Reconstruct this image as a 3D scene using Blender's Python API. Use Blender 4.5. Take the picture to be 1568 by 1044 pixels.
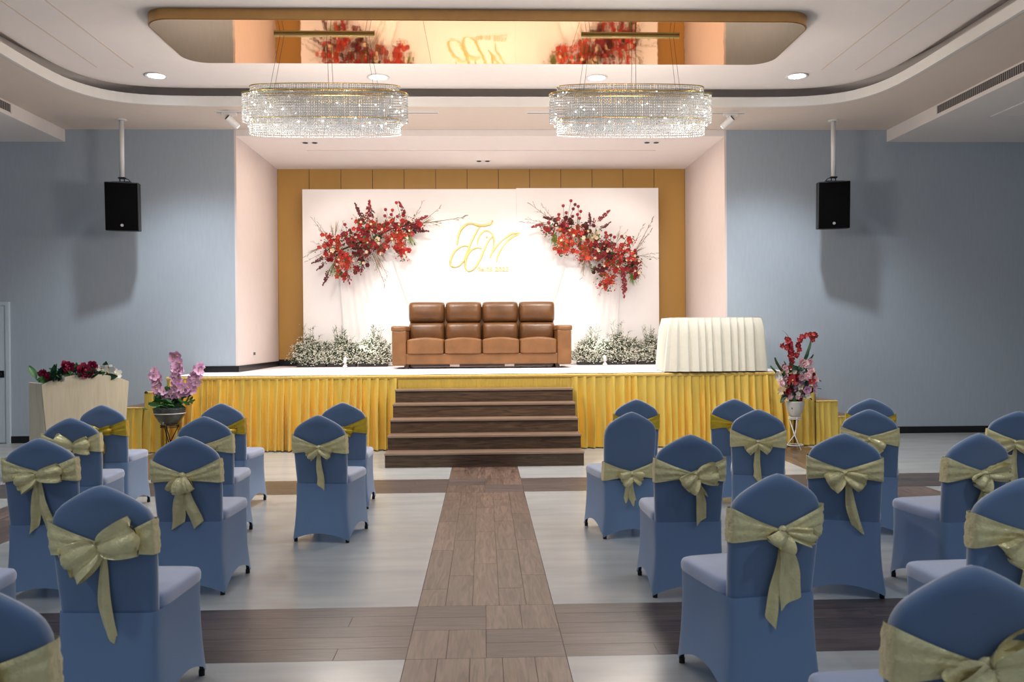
import bpy, math, random
from math import sin, cos, pi, radians as RD, sqrt
from mathutils import Vector, Matrix

for o in list(bpy.data.objects): bpy.data.objects.remove(o)
SC = bpy.context.scene
COL = SC.collection

# ------------------------------------------------------------------ camera
FPX, CAMH = 1300.0, 1.5
YAW, PITCH, ROLL = math.atan(43/FPX), -8/FPX, 0.0072
_f = Vector((sin(YAW)*cos(PITCH), cos(YAW)*cos(PITCH), sin(PITCH)))
_r = _f.cross(Vector((0,0,1))).normalized(); _u = _r.cross(_f)
RX = _r*cos(ROLL) - _u*sin(ROLL); UX = _r*sin(ROLL) + _u*cos(ROLL)
cam_data = bpy.data.cameras.new('camera'); cam = bpy.data.objects.new('camera', cam_data)
COL.objects.link(cam); SC.camera = cam
cam.matrix_world = Matrix(((RX.x,UX.x,-_f.x,0),(RX.y,UX.y,-_f.y,0),(RX.z,UX.z,-_f.z,CAMH),(0,0,0,1)))
cam_data.sensor_width = 36; cam_data.lens = 36*FPX/1568; cam_data.clip_end = 100
cam_data.dof.use_dof = True; cam_data.dof.focus_distance = 12.6; cam_data.dof.aperture_fstop = 5.6

def ray(px, py): return _f + RX*((px-784)/FPX) + UX*((522-py)/FPX)
def at(px, py, Y):                     # where a measured sight line meets the vertical plane y = Y
    d = ray(px, py); t = Y/d.y; return Vector((d.x*t, Y, CAMH+d.z*t))

# ------------------------------------------------------------------ world, exposure, lights
w = bpy.data.worlds.new('world'); SC.world = w; w.use_nodes = True
w.node_tree.nodes['Background'].inputs[0].default_value = (0.66,0.78,1.0,1)
w.node_tree.nodes['Background'].inputs[1].default_value = 0.40
SC.view_settings.view_transform = 'Standard'; SC.view_settings.look = 'None'
SC.view_settings.gamma = 1; SC.view_settings.use_curve_mapping = False
SC.view_settings.exposure = 0.0
WARM = (1.0,0.80,0.64); COOL = (0.74,0.87,1.0); NEUT = (1.0,0.94,0.88); WARM2 = (1.0,.88,.78)
def area(name, loc, size, power, col, rot=(0,0,0), sizey=None, spread=180):
    l = bpy.data.lights.new(name,'AREA'); l.energy = power; l.color = col; l.size = size; l.spread = RD(spread)
    if sizey: l.shape = 'RECTANGLE'; l.size_y = sizey
    o = bpy.data.objects.new(name,l); COL.objects.link(o); o.location = loc; o.rotation_euler = rot; return o
def spot(name, loc, target, power, col, ang=50, blend=.6, r=.04):
    l = bpy.data.lights.new(name,'SPOT'); l.energy = power; l.color = col; l.spot_size = RD(ang); l.spot_blend = blend; l.shadow_soft_size = r
    o = bpy.data.objects.new(name,l); COL.objects.link(o); o.location = loc
    o.rotation_euler = (Vector(target)-Vector(loc)).to_track_quat('-Z','Y').to_euler(); return o
def point(name, loc, power, col, r=.1):
    l = bpy.data.lights.new(name,'POINT'); l.energy = power; l.color = col; l.shadow_soft_size = r
    o = bpy.data.objects.new(name,l); COL.objects.link(o); o.location = loc; return o
area('alcove_led_panel', (0,13.47,4.40), 5.4, 28, WARM, sizey=.10)
area('alcove_front_fill', (0,12.75,4.42), 5.6, 60, WARM, sizey=.12)  # added fill along the alcove front; no lamps built here
for sx in (-1,1):
    spot('track_beam', (sx*3.45,11.55,4.36), (sx*1.9,14.7,2.6), 115, NEUT, 48)
    spot('track_beam_inner', (sx*1.1,11.52,4.36), (sx*.6,14.7,1.9), 235, NEUT, 52)
    spot('stage_beam', (sx*2.3,11.52,4.36), (sx*1.6,12.9,1.0), 230, NEUT, 60)
    spot('skirt_fill', (sx*2.9,7.4,4.70), (sx*2.3,11.3,.7), 250, (1.0,.92,.78), 60)  # added front light on the stage skirt, standing in for hall downlights
    spot('foot_beam', (sx*2.28,13.98,1.22), (sx*.7,14.7,2.3), 40, NEUT, 75, r=.03)
    point('chandelier_glow', (sx*1.6,9.1,3.1), 135, WARM2, .3)
for x in (-4.04,-1.35,1.35,4.04):
    for y in (10.68,):
        spot('downlight_beam', (x,y,4.69), (x*1.0,y+.25,0), 300, (.90,.94,1.0), 120, .7, .1)
for x in (-3.9,3.9):
    for y in (1.5,6.0):
        spot('downlight_beam_hall', (x,y,4.60 if abs(x)<5 else 4.3), (x,y,0), 160, COOL, 120, .8, .12)
area('hall_ceiling_fill', (0,3.5,4.6), 5.0, 42, (0.86,0.92,1.0), sizey=4.0)  # added soft fill under the hall ceiling, without a fixture

# ------------------------------------------------------------------ materials
def nt(name):
    m = bpy.data.materials.new(name); m.use_nodes = True
    return m, m.node_tree, m.node_tree.nodes['Principled BSDF']
def pm(name, col, rough=.5, metal=0, spec=.5, noise=0, nscale=8, stretch=(1,1,1), bump=0, bscale=60, sheen=0, trans=0, emit=None, estr=0, col2=None, coat=0, subs=0, ior=1.45, bstretch=None):
    m, t, b = nt(name)
    b.inputs['Base Color'].default_value = (*col,1); b.inputs['Roughness'].default_value = rough
    b.inputs['Metallic'].default_value = metal; b.inputs['Specular IOR Level'].default_value = spec
    b.inputs['Sheen Weight'].default_value = sheen; b.inputs['Transmission Weight'].default_value = trans
    b.inputs['Coat Weight'].default_value = coat; b.inputs['Coat Roughness'].default_value = .15; b.inputs['IOR'].default_value = ior
    if emit: b.inputs['Emission Color'].default_value = (*emit,1); b.inputs['Emission Strength'].default_value = estr
    L = t.links
    tc = t.nodes.new('ShaderNodeTexCoord')
    if noise or col2:
        mp = t.nodes.new('ShaderNodeMapping'); mp.inputs['Scale'].default_value = stretch
        L.new(tc.outputs['Object'], mp.inputs[0])
        n = t.nodes.new('ShaderNodeTexNoise'); n.inputs['Scale'].default_value = nscale; n.inputs['Detail'].default_value = 5
        L.new(mp.outputs[0], n.inputs['Vector'])
        r = t.nodes.new('ShaderNodeValToRGB'); r.color_ramp.elements[0].position = .3; r.color_ramp.elements[1].position = .7
        c2 = col2 or tuple(c*(1-noise) for c in col)
        r.color_ramp.elements[0].color = (*c2,1); r.color_ramp.elements[1].color = (*col,1)
        L.new(n.outputs['Fac'], r.inputs[0]); L.new(r.outputs[0], b.inputs['Base Color'])
    if bump:
        mp2 = t.nodes.new('ShaderNodeMapping'); mp2.inputs['Scale'].default_value = bstretch or (1,1,1)
        L.new(tc.outputs['Object'], mp2.inputs[0])
        n2 = t.nodes.new('ShaderNodeTexNoise'); n2.inputs['Scale'].default_value = bscale; n2.inputs['Detail'].default_value = 3
        L.new(mp2.outputs[0], n2.inputs['Vector'])
        bp = t.nodes.new('ShaderNodeBump'); bp.inputs['Strength'].default_value = bump; bp.inputs['Distance'].default_value = .01
        L.new(n2.outputs['Fac'], bp.inputs['Height']); L.new(bp.outputs[0], b.inputs['Normal'])
    return m
def woodpm(name, c1, c2, rough, axis, scale=3.0, obj_random=True, bump=.15, spec=.5):
    # long grain along axis (0 = x, 1 = y, 2 = z); tone shifts from plank to plank
    m, t, b = nt(name); L = t.links
    tc = t.nodes.new('ShaderNodeTexCoord'); oi = t.nodes.new('ShaderNodeObjectInfo')
    mp = t.nodes.new('ShaderNodeMapping'); s = [14,14,14]; s[axis] = 1.2; mp.inputs['Scale'].default_value = s
    va = t.nodes.new('ShaderNodeVectorMath'); va.operation = 'ADD'
    vm = t.nodes.new('ShaderNodeVectorMath'); vm.operation = 'SCALE'; vm.inputs['Scale'].default_value = 37
    cx = t.nodes.new('ShaderNodeCombineXYZ')
    for i in range(3): L.new(oi.outputs['Random'], cx.inputs[i])
    L.new(cx.outputs[0], vm.inputs[0]); L.new(tc.outputs['Object'], va.inputs[0])
    if obj_random: L.new(vm.outputs[0], va.inputs[1])
    L.new(va.outputs[0], mp.inputs[0])
    n = t.nodes.new('ShaderNodeTexNoise'); n.inputs['Scale'].default_value = scale; n.inputs['Detail'].default_value = 6; n.inputs['Distortion'].default_value = 1.6
    L.new(mp.outputs[0], n.inputs['Vector'])
    r = t.nodes.new('ShaderNodeValToRGB'); r.color_ramp.elements[0].position = .32; r.color_ramp.elements[1].position = .72
    r.color_ramp.elements[0].color = (*c1,1); r.color_ramp.elements[1].color = (*c2,1); L.new(n.outputs['Fac'], r.inputs[0])
    hs = t.nodes.new('ShaderNodeHueSaturation')
    ma = t.nodes.new('ShaderNodeMapRange'); ma.inputs[3].default_value = .78; ma.inputs[4].default_value = 1.22
    L.new(oi.outputs['Random'], ma.inputs[0]); L.new(r.outputs[0], hs.inputs['Color'])
    if obj_random: L.new(ma.outputs[0], hs.inputs['Value'])
    L.new(hs.outputs[0], b.inputs['Base Color'])
    b.inputs['Roughness'].default_value = rough; b.inputs['Specular IOR Level'].default_value = spec
    bp = t.nodes.new('ShaderNodeBump'); bp.inputs['Strength'].default_value = bump; bp.inputs['Distance'].default_value = .004
    L.new(n.outputs['Fac'], bp.inputs['Height']); L.new(bp.outputs[0], b.inputs['Normal'])
    return m
def cloth_translucent(name, col, mix=.35, sheen=.4):
    m = pm(name, col, rough=.75, sheen=sheen, spec=.2, bump=.06, bscale=300)
    t = m.node_tree; b = t.nodes['Principled BSDF']; out = t.nodes['Material Output']
    tr = t.nodes.new('ShaderNodeBsdfTranslucent'); tr.inputs[0].default_value = (*col,1)
    mx = t.nodes.new('ShaderNodeMixShader'); mx.inputs[0].default_value = mix
    t.links.new(b.outputs[0], mx.inputs[1]); t.links.new(tr.outputs[0], mx.inputs[2]); t.links.new(mx.outputs[0], out.inputs[0])
    return m

M = {}
M['wall'] = pm('hall_wallpaper', (.405,.470,.535), .75, spec=.25, noise=.06, nscale=30, stretch=(1,1,.15), bump=.08, bscale=160)
M['alcove'] = pm('alcove_plaster', (.72,.64,.61), .8, spec=.2, noise=.03, bump=.03, bscale=120)
M['ceil'] = pm('ceiling_plaster', (.85,.80,.77), .8, spec=.2, noise=.02, bump=.02, bscale=90)
M['soffit'] = pm('soffit_plaster', (.70,.61,.53), .8, spec=.2, noise=.02, bump=.02, bscale=90)
M['fascia'] = pm('fascia_paint', (.74,.72,.68), .55, spec=.3, bump=.02)
M['bulk'] = pm('bulkhead_plaster', (.76,.72,.69), .8, spec=.2, noise=.02, bump=.02, bscale=90)
M['black'] = pm('black_gloss_skirting', (.006,.006,.008), .35, noise=.2)
M['goldpanel'] = pm('ochre_laminate', (.50,.29,.075), .42, noise=.05, nscale=5, stretch=(1,1,.1))
M['mirror'] = pm('rose_gold_mirror', (1.0,.63,.35), .04, metal=1, bump=.22, bscale=1.6)
M['mirroredge'] = pm('brushed_copper_edge', (.55,.32,.12), .35, metal=.7, noise=.1)
M['brass'] = pm('brass', (.72,.55,.22), .25, metal=1, noise=.1)
M['floorlight'] = pm('pale_vinyl', (.43,.44,.425), .25, spec=.6, col2=(.34,.355,.355), nscale=3.5, stretch=(.35,1.6,1), bump=.05, bscale=30, bstretch=(.3,3,1))
M['plankY'] = woodpm('brown_vinyl_plank_lengthwise', (.058,.034,.025), (.205,.135,.100), .30, 1, 2.2, True, .2)
M['plankX'] = woodpm('brown_vinyl_plank_crosswise', (.034,.025,.024), (.105,.076,.067), .33, 0, 2.2, True, .2)
M['subfloor'] = pm('dark_screed', (.05,.045,.04), .6, noise=.2)
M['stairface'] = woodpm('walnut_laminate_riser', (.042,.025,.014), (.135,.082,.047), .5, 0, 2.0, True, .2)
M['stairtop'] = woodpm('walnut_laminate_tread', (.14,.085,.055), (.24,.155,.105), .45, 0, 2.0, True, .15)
M['nosing'] = pm('aluminium_nosing', (.42,.30,.22), .4, metal=.35, noise=.1)
M['carpet'] = pm('white_stage_carpet', (.84,.80,.82), .9, spec=.1, bump=.25, bscale=200, noise=.04)
M['goldsatin'] = pm('gold_satin_skirt', (.98,.70,.14), .33, metal=.5, spec=.6, sheen=.15, noise=.12, nscale=4, stretch=(3,3,.4), bump=.15, bscale=40, bstretch=(4,4,.5))
M['goldhem'] = pm('gold_gathered_band', (.78,.53,.13), .45, metal=.2, sheen=.5, noise=.15, nscale=40, bump=.4, bscale=150, bstretch=(1,1,.1))
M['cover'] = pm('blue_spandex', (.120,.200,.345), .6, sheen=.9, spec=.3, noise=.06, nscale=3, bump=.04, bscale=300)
M['skirtcover_lit'] = cloth_translucent('blue_spandex_skirt_lit', (.29,.43,.66), .42, .5)  # sheer single layer; colour also lightened to paint in the light on it
M['seatcover_lit'] = pm('blue_spandex_seat_lit', (.28,.36,.56), .65, sheen=.9, spec=.3, noise=.05, nscale=3, bump=.03, bscale=300)  # same cloth as the back; light from above painted into its colour
M['legsteel'] = pm('black_steel_leg', (.02,.02,.022), .4, metal=.6, noise=.1)
M['sash'] = pm('champagne_taffeta', (.94,.82,.42), .34, metal=.22, spec=.6, sheen=.3, noise=.16, nscale=16, bump=.9, bscale=34)
M['goldsash'] = pm('golden_taffeta', (.78,.52,.03), .30, metal=.45, spec=.6, sheen=.2, noise=.16, nscale=16, bump=.7, bscale=26)
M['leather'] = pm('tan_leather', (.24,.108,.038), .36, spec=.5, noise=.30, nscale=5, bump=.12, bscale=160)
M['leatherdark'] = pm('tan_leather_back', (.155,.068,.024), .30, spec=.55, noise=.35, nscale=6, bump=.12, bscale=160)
M['darkwood'] = pm('dark_foot', (.03,.015,.01), .5, noise=.2)
M['white'] = pm('white_board', (.86,.85,.85), .6, spec=.3, noise=.015, bump=.02)
M['whitecloth'] = pm('white_drape', (.88,.87,.87), .7, sheen=.3, noise=.03, bump=.05)
M['cream'] = pm('ivory_tablecloth', (.70,.68,.58), .55, sheen=.5, noise=.05, nscale=10, bump=.2, bscale=30)
M['goldletter'] = pm('gold_acrylic_letter', (.86,.66,.25), .35, metal=.4, noise=.05)
M['lectern'] = woodpm('maple_laminate', (.64,.57,.41), (.74,.67,.50), .45, 2, 1.4, True, .04)
M['spk'] = pm('black_speaker_grille', (.002,.002,.002), .9, spec=.05, noise=.3, nscale=200, bump=.3, bscale=300)
M['spkbody'] = pm('black_speaker_shell', (.006,.006,.007), .5, noise=.1)
M['whitemetal'] = pm('white_painted_metal', (.78,.78,.78), .4, noise=.03)
M['emit'] = pm('lamp_lens', (1,1,1), .3, emit=(.85,.93,1), estr=18)
M['spark'] = pm('led_sparkle_bead', (1,1,1), .3, emit=(1,.95,.88), estr=14)  # LED beads, multiplied among the strands to give the crystals sparkle
M['crystal'] = pm('cut_crystal', (.86,.90,.93), .10, spec=1.0, trans=.62, ior=1.6, noise=.05, nscale=60)
M['grille'] = pm('grey_grille', (.30,.28,.27), .5, metal=.3, noise=.1)
M['dark'] = pm('dark_recess', (.03,.03,.03), .8, noise=.2)
M['doorpaint'] = pm('white_door_paint', (.55,.64,.70), .4, noise=.03)
M['red'] = pm('scarlet_petal', (.55,.014,.014), .5, sheen=.3, noise=.35, nscale=25)
M['orange'] = pm('vermilion_petal', (.62,.048,.012), .5, sheen=.3, noise=.35, nscale=25)
M['crimson'] = pm('crimson_petal', (.34,.006,.020), .5, sheen=.3, noise=.4, nscale=25)
M['burg'] = pm('burgundy_petal', (.13,.005,.012), .5, sheen=.2, noise=.4, nscale=25)
M['creamf'] = pm('cream_petal', (.78,.62,.42), .6, noise=.2, nscale=25)
M['pink'] = pm('orchid_pink_petal', (.76,.44,.70), .5, sheen=.3, noise=.3, nscale=18)
M['palepink'] = pm('pale_pink_petal', (.82,.55,.60), .5, sheen=.3, noise=.2, nscale=18)
M['whitef'] = pm('white_petal', (.78,.80,.76), .5, noise=.1, nscale=18)
M['magenta'] = pm('magenta_petal', (.30,.012,.06), .5, noise=.4, nscale=18)
M['rosered'] = pm('rose_red_petal', (.42,.025,.045), .5, noise=.35, nscale=18)
M['leaf'] = pm('green_leaf', (.04,.16,.035), .45, noise=.4, nscale=12)
M['dleaf'] = pm('dark_green_leaf', (.012,.06,.03), .45, noise=.4, nscale=12)
M['fern'] = pm('lime_fern', (.16,.30,.03), .5, noise=.4, nscale=20)
M['dry'] = pm('dried_branch', (.34,.25,.15), .8, noise=.4, nscale=20)
M['pampas'] = pm('dried_grass', (.46,.35,.21), .8, noise=.25, nscale=20)
M['yellow'] = pm('yellow_stamen', (.8,.55,.08), .6, noise=.1)
M['gypstem'] = pm('gypsophila_stem', (.055,.105,.035), .7, noise=.4, nscale=12)
M['gypf'] = pm('gypsophila_floret', (.80,.79,.68), .7, noise=.2, nscale=40)
M['pot'] = pm('white_ceramic_pot', (.62,.63,.60), .4, noise=.1, nscale=14)
M['glass'] = pm('smoked_glass_bowl', (.10,.13,.15), .12, trans=.6, noise=.1)
M['plate'] = pm('white_plastic_plate', (.7,.68,.66), .4, noise=.03)

# ------------------------------------------------------------------ mesh helpers
class MB:
    def __init__(s): s.v=[]; s.f=[]; s.m=[]; s.mi=0
    def V(s, p): s.v.append(tuple(p)); return len(s.v)-1
    def F(s, *i): s.f.append(tuple(i)); s.m.append(s.mi)
    def box(s, x0,x1,y0,y1,z0,z1, M4=None):
        b=len(s.v); P=[(x,y,z) for z in (z0,z1) for y in (y0,y1) for x in (x0,x1)]
        if M4: P=[tuple(M4@Vector(p)) for p in P]
        s.v+=P
        for q in ((0,2,3,1),(4,5,7,6),(0,1,5,4),(2,6,7,3),(0,4,6,2),(1,3,7,5)): s.F(*[b+i for i in q])
        return s
    def grid(s, fn, nu, nv, cu=False, cv=False):
        b=len(s.v); U=nu if cu else nu+1; W=nv if cv else nv+1
        for j in range(W):
            for i in range(U): s.v.append(tuple(fn(i/nu, j/nv)))
        for j in range(nv):
            for i in range(nu):
                a=b+j*U+i; c=b+j*U+(i+1)%U; d=b+((j+1)%W)*U+(i+1)%U; e=b+((j+1)%W)*U+i
                s.F(a,c,d,e)
        return s
    def tube(s, pts, rad, n=6, cap=True):
        pts=[Vector(p) for p in pts]; rr=rad if isinstance(rad,(list,tuple)) else [rad]*len(pts)
        b=len(s.v)
        for k,p in enumerate(pts):
            d=(pts[min(k+1,len(pts)-1)]-pts[max(k-1,0)]).normalized()
            a=d.cross(Vector((0,0,1))); 
            if a.length<.05: a=d.cross(Vector((0,1,0)))
            a.normalize(); c=d.cross(a)
            for i in range(n):
                t=2*pi*i/n; s.v.append(tuple(p+a*(cos(t)*rr[k])+c*(sin(t)*rr[k])))
        for k in range(len(pts)-1):
            for i in range(n):
                s.F(b+k*n+i, b+k*n+(i+1)%n, b+(k+1)*n+(i+1)%n, b+(k+1)*n+i)
        if cap:
            s.F(*[b+i for i in range(n)][::-1]); s.F(*[b+(len(pts)-1)*n+i for i in range(n)])
        return s
    def lathe(s, prof, n=20, c=(0,0,0), sx=1, sy=1):
        return s.grid(lambda u,v:(c[0]+sx*prof[min(int(round(v*(len(prof)-1))),len(prof)-1)][0]*cos(2*pi*u), c[1]+sy*prof[min(int(round(v*(len(prof)-1))),len(prof)-1)][0]*sin(2*pi*u), c[2]+prof[min(int(round(v*(len(prof)-1))),len(prof)-1)][1]), n, len(prof)-1, cu=True)
    def octa(s, c, rx, ry=None, rz=None):
        ry=ry or rx; rz=rz or rx; b=len(s.v); x,y,z=c
        s.v+=[(x+rx,y,z),(x,y+ry,z),(x-rx,y,z),(x,y-ry,z),(x,y,z+rz),(x,y,z-rz)]
        for i in range(4): s.F(b+i,b+(i+1)%4,b+4); s.F(b+(i+1)%4,b+i,b+5)
    def ball(s, c, r, n=8, k=5, sx=1, sy=1, sz=1):
        return s.grid(lambda u,v:(c[0]+sx*r*sin(pi*(.02+.96*v))*cos(2*pi*u), c[1]+sy*r*sin(pi*(.02+.96*v))*sin(2*pi*u), c[2]+sz*r*cos(pi*(.02+.96*v))), n, k, cu=True)
    def prism(s, outline, z0, z1, cap=True):
        n=len(outline); b=len(s.v)
        s.v+=[(x,y,z0) for x,y in outline]+[(x,y,z1) for x,y in outline]
        for i in range(n): s.F(b+i,b+(i+1)%n,b+n+(i+1)%n,b+n+i)
        if cap: s.F(*[b+i for i in range(n)][::-1]); s.F(*[b+n+i for i in range(n)])
        return s
    def mesh(s, name, mats, smooth=True):
        me=bpy.data.meshes.new(name); me.from_pydata(s.v,[],s.f)
        for m in (mats if isinstance(mats,(list,tuple)) else [mats]): me.materials.append(m)
        me.polygons.foreach_set('material_index', s.m)
        if smooth: me.polygons.foreach_set('use_smooth',[True]*len(s.f))
        me.update(); return me
    def build(s, name, mats, parent=None, loc=(0,0,0), rot=(0,0,0), smooth=False, bevel=0, stuff=False, label=None):
        return put(s.mesh(name,mats,smooth), name, parent, loc, rot, bevel, stuff, label)
def put(me, name, parent=None, loc=(0,0,0), rot=(0,0,0), bevel=0, stuff=False, label=None, scale=None):
    o=bpy.data.objects.new(name,me); COL.objects.link(o); o.parent=parent; o.location=loc; o.rotation_euler=rot
    if scale is not None: o.scale=(scale,)*3 if isinstance(scale,(int,float)) else scale
    if bevel: 
        b=o.modifiers.new('bevel','BEVEL'); b.width=bevel; b.segments=2; b.limit_method='ANGLE'
    if stuff: o['kind']='stuff'
    if label: o['label']=label
    return o
def thing(name, label, cat, loc=(0,0,0), rz=0, group=None):
    o=bpy.data.objects.new(name,None); COL.objects.link(o); o.location=loc; o.rotation_euler=(0,0,rz); o.empty_display_size=.1
    o['label']=label; o['category']=cat
    if group: o['group']=group
    return o
def tag(o, label, cat, group=None):
    o['label']=label; o['category']=cat
    if group: o['group']=group
    return o
def struct(mb, name, mat, bevel=0, parent=None, **k):
    o=mb.build(name,mat,parent,bevel=bevel,**k)
    if parent is None: o['kind']='structure'
    return o
def copy_tree(o, parent=None):
    c=o.copy(); COL.objects.link(c); c.parent=parent
    for ch in list(o.children): copy_tree(ch,c)
    return c
def rrect(x0,x1,y0,y1,r,n=6):
    P=[]
    for (cx,cy,a) in ((x1-r,y1-r,0),(x0+r,y1-r,90),(x0+r,y0+r,180),(x1-r,y0+r,270)):
        for i in range(n+1):
            t=RD(a+90*i/n); P.append((cx+r*cos(t),cy+r*sin(t)))
    return P

# ------------------------------------------------------------------ room shell
WALLY, ALX, BKY, STZ = 12.5, 3.585, 14.97, 1.0
ZS, ZC, ZB, ZA = 4.53, 4.76, 4.35, 4.437
HX = 8.4; YN = -2.5
fl = struct(MB().box(-HX,HX,YN,WALLY,-.12,-.012), 'floor', M['subfloor'])
random.seed(4)
XS = [(-HX,-4.3),(-3.55,-.375),(.375,3.55),(4.3,HX)]
YS = [(YN,-.2),(.57,3.95),(4.72,8.15),(8.93,WALLY)]
g=.0015
for (x0,x1) in XS:
    for (y0,y1) in YS:
        MB().box(x0+g,x1-g,y0+g,y1-g,-.012,0).build('floor_panel', M['floorlight'], fl)
pl_mesh = {}
def plank(x0,x1,y0,y1,ax):
    k=(round(x1-x0,4),round(y1-y0,4),ax)
    if k not in pl_mesh:
        a,b=k[0]/2-.0004,k[1]/2-.0004
        m=MB(); c=.0012
        m.prism([(-a,-b),(a,-b),(a,b),(-a,b)],-.012,-.001,False)
        n=len(m.v)
        m.v+=[(-a+c,-b+c,0),(a-c,-b+c,0),(a-c,b-c,0),(-a+c,b-c,0)]
        for i in range(4): m.F(4+i,4+(i+1)%4,n+(i+1)%4,n+i)
        m.F(n,n+1,n+2,n+3)
        pl_mesh[k]=m.mesh('floor_plank', M['plankY'] if ax else M['plankX'], False)
    put(pl_mesh[k],'floor_plank',fl,((x0+x1)/2,(y0+y1)/2,0))
def run(x0,x1,y0,y1,ax,L=.915,rows=5):
    # planks of a dark band; ax 1 = lengthwise, 0 = crosswise
    if ax:
        wd=(x1-x0)/rows
        for i in range(rows):
            y=y0; first=True
            while y<y1-1e-4:
                l=L*((.35+.3*(i%3)) if first else 1); first=False
                ye=min(y+l,y1)
                if y1-ye<.12: ye=y1
                plank(x0+i*wd,x0+(i+1)*wd,y,ye,1); y=ye
    else:
        wd=(y1-y0)/rows
        for i in range(rows):
            x=x0; first=True
            while x<x1-1e-4:
                l=L*((.35+.3*(i%3)) if first else 1); first=False
                xe=min(x+l,x1)
                if x1-xe<.12: xe=x1
                plank(x,xe,y0+i*wd,y0+(i+1)*wd,0); x=xe
for (y0,y1) in ((.57,3.95),(4.72,8.15),(8.93,9.8)): run(-.375,.375,y0,y1,1)
for (y0,y1) in ((3.95,4.72),(8.15,8.93)):
    for s in (-1,1):
        run(.375 if s>0 else -7.4, 7.4 if s>0 else -.375, y0,y1,0,1.25)
    # woven crossing
    h=(y1-y0)/2
    run(-.375,0,y0+h,y1,0,1,2); run(0,.375,y0+h,y1,1,1,2); run(-.375,0,y0,y0+h,1,1,2); run(0,.375,y0,y0+h,0,1,2)
for s in (-1,1):
    x0,x1=(3.55,4.3) if s>0 else (-4.3,-3.55)
    for (y0,y1) in ((1.6,3.95),(4.72,8.15),(8.93,12.4)): run(x0,x1,y0,y1,1,1.25)

struct(MB().box(-HX,-ALX-.03,WALLY,WALLY+.15,0,4.9).box(ALX+.03,HX,WALLY,WALLY+.15,0,4.9).box(-ALX-.03,ALX+.03,WALLY,WALLY+.15,ZS+.11,4.9), 'wall_stage_side', M['wall'])
struct(MB().box(-ALX-.03,-ALX,WALLY-.003,BKY,.0,ZS-.002), 'wall_alcove_left', M['alcove'])
struct(MB().box(ALX,ALX+.03,WALLY-.003,BKY,.0,ZS-.002), 'wall_alcove_right', M['alcove'])
struct(MB().box(-ALX-.12,ALX+.12,BKY+.02,BKY+.15,.0,ZA+.1), 'wall_alcove_back', M['darkwood'])
pw=2*ALX/13
pw_par=bpy.data.objects['wall_alcove_back']
for i in range(13):
    MB().box(-ALX+i*pw+.0045,-ALX+(i+1)*pw-.0045,BKY,BKY+.02,1.115,ZA).build('ochre_panel',M['goldpanel'],pw_par)
struct(MB().box(-HX-.15,-HX,YN,WALLY,0,4.9), 'wall_left', M['wall'])
struct(MB().box(HX,HX+.15,YN,WALLY,0,4.9), 'wall_right', M['wall'])
# alcove ceiling with slot light, lip
ac=struct(MB().box(-ALX,ALX,WALLY+.0,13.44,ZA,ZA+.12).box(-ALX,ALX,13.50,BKY,ZA,ZA+.12).box(-ALX,-2.76,13.44,13.50,ZA,ZA+.12).box(2.76,ALX,13.44,13.50,ZA,ZA+.12).box(-2.76,2.76,13.44,13.50,ZA+.03,ZA+.12), 'ceiling_alcove', M['ceil'])
struct(MB().box(-ALX,ALX,WALLY-.006,WALLY-.001,ZA-.002,ZS-.002), 'trim_1', M['ceil'])
# skirting
for nm,b in (('baseboard_left',(-6.885+.02,-5.5,WALLY-.015,WALLY,0,.1)),('baseboard_right',(5.34,HX,WALLY-.015,WALLY,0,.1)),('baseboard_stage_left',(-4.2,-ALX,WALLY-.015,WALLY,1.0,1.09)),('baseboard_stage_right',(ALX,4.15,WALLY-.015,WALLY,1.0,1.09)),
             ('baseboard_alcove_left',(-ALX,-ALX+.015,WALLY-.015,BKY,1.0,1.09)),('baseboard_alcove_right',(ALX-.015,ALX,WALLY-.015,BKY,1.0,1.09)),('baseboard_alcove_back',(-ALX,ALX,BKY-.012,BKY,1.0,1.1))):
    struct(MB().box(*b), nm, M['black'], .003)
# soffit with curved inner edge, fascia ring, cove, tray ceiling
prof=[(-5.09,YN),(-5.09,9.2),(-5.09,9.85),(-5.04,10.45),(-4.86,10.87),(-4.56,11.10),(-4.15,11.20),(-3.6,11.22)]
def smooth(pts,it=2):
    for _ in range(it):
        q=[pts[0]]
        for a,b in zip(pts[:-1],pts[1:]):
            q+=[(a[0]*.75+b[0]*.25,a[1]*.75+b[1]*.25),(a[0]*.25+b[0]*.75,a[1]*.25+b[1]*.75)]
        q.append(pts[-1]); pts=q
    return pts
half=[prof[0]]+smooth(prof[1:],2)
edge=half+[(-x,y) for x,y in half[::-1]]
def ring(off):      # inner edge moved outward by off
    out=[]
    for i,(x,y) in enumerate(edge):
        a=edge[max(i-1,0)]; b=edge[min(i+1,len(edge)-1)]
        dx,dy=b[0]-a[0],b[1]-a[1]; l=math.hypot(dx,dy); out.append((x-dy/l*off,y+dx/l*off))
    return out
sb=MB(); e0=ring(0); n=len(e0)
outer=[]
for (x,y) in e0:                      # outer rail follows the walls
    if y>=11.19: outer.append((x,WALLY))
    elif abs(x)>5.0: outer.append((HX*(1 if x>0 else -1),y))
    else:
        k=(y-10.2)/1.0; outer.append((HX*(1 if x>0 else -1)*1.0, min(WALLY,y+ (WALLY-y)*max(0,min(1,(y-10.4)/.6)))))
for (x,y) in ring(.045): sb.V((x,y,ZS))
for (x,y) in outer: sb.V((x,y,ZS))
for i in range(n-1): sb.F(i,n+i,n+i+1,i+1)
so=struct(sb,'ceiling_soffit',M['soffit'])
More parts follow.
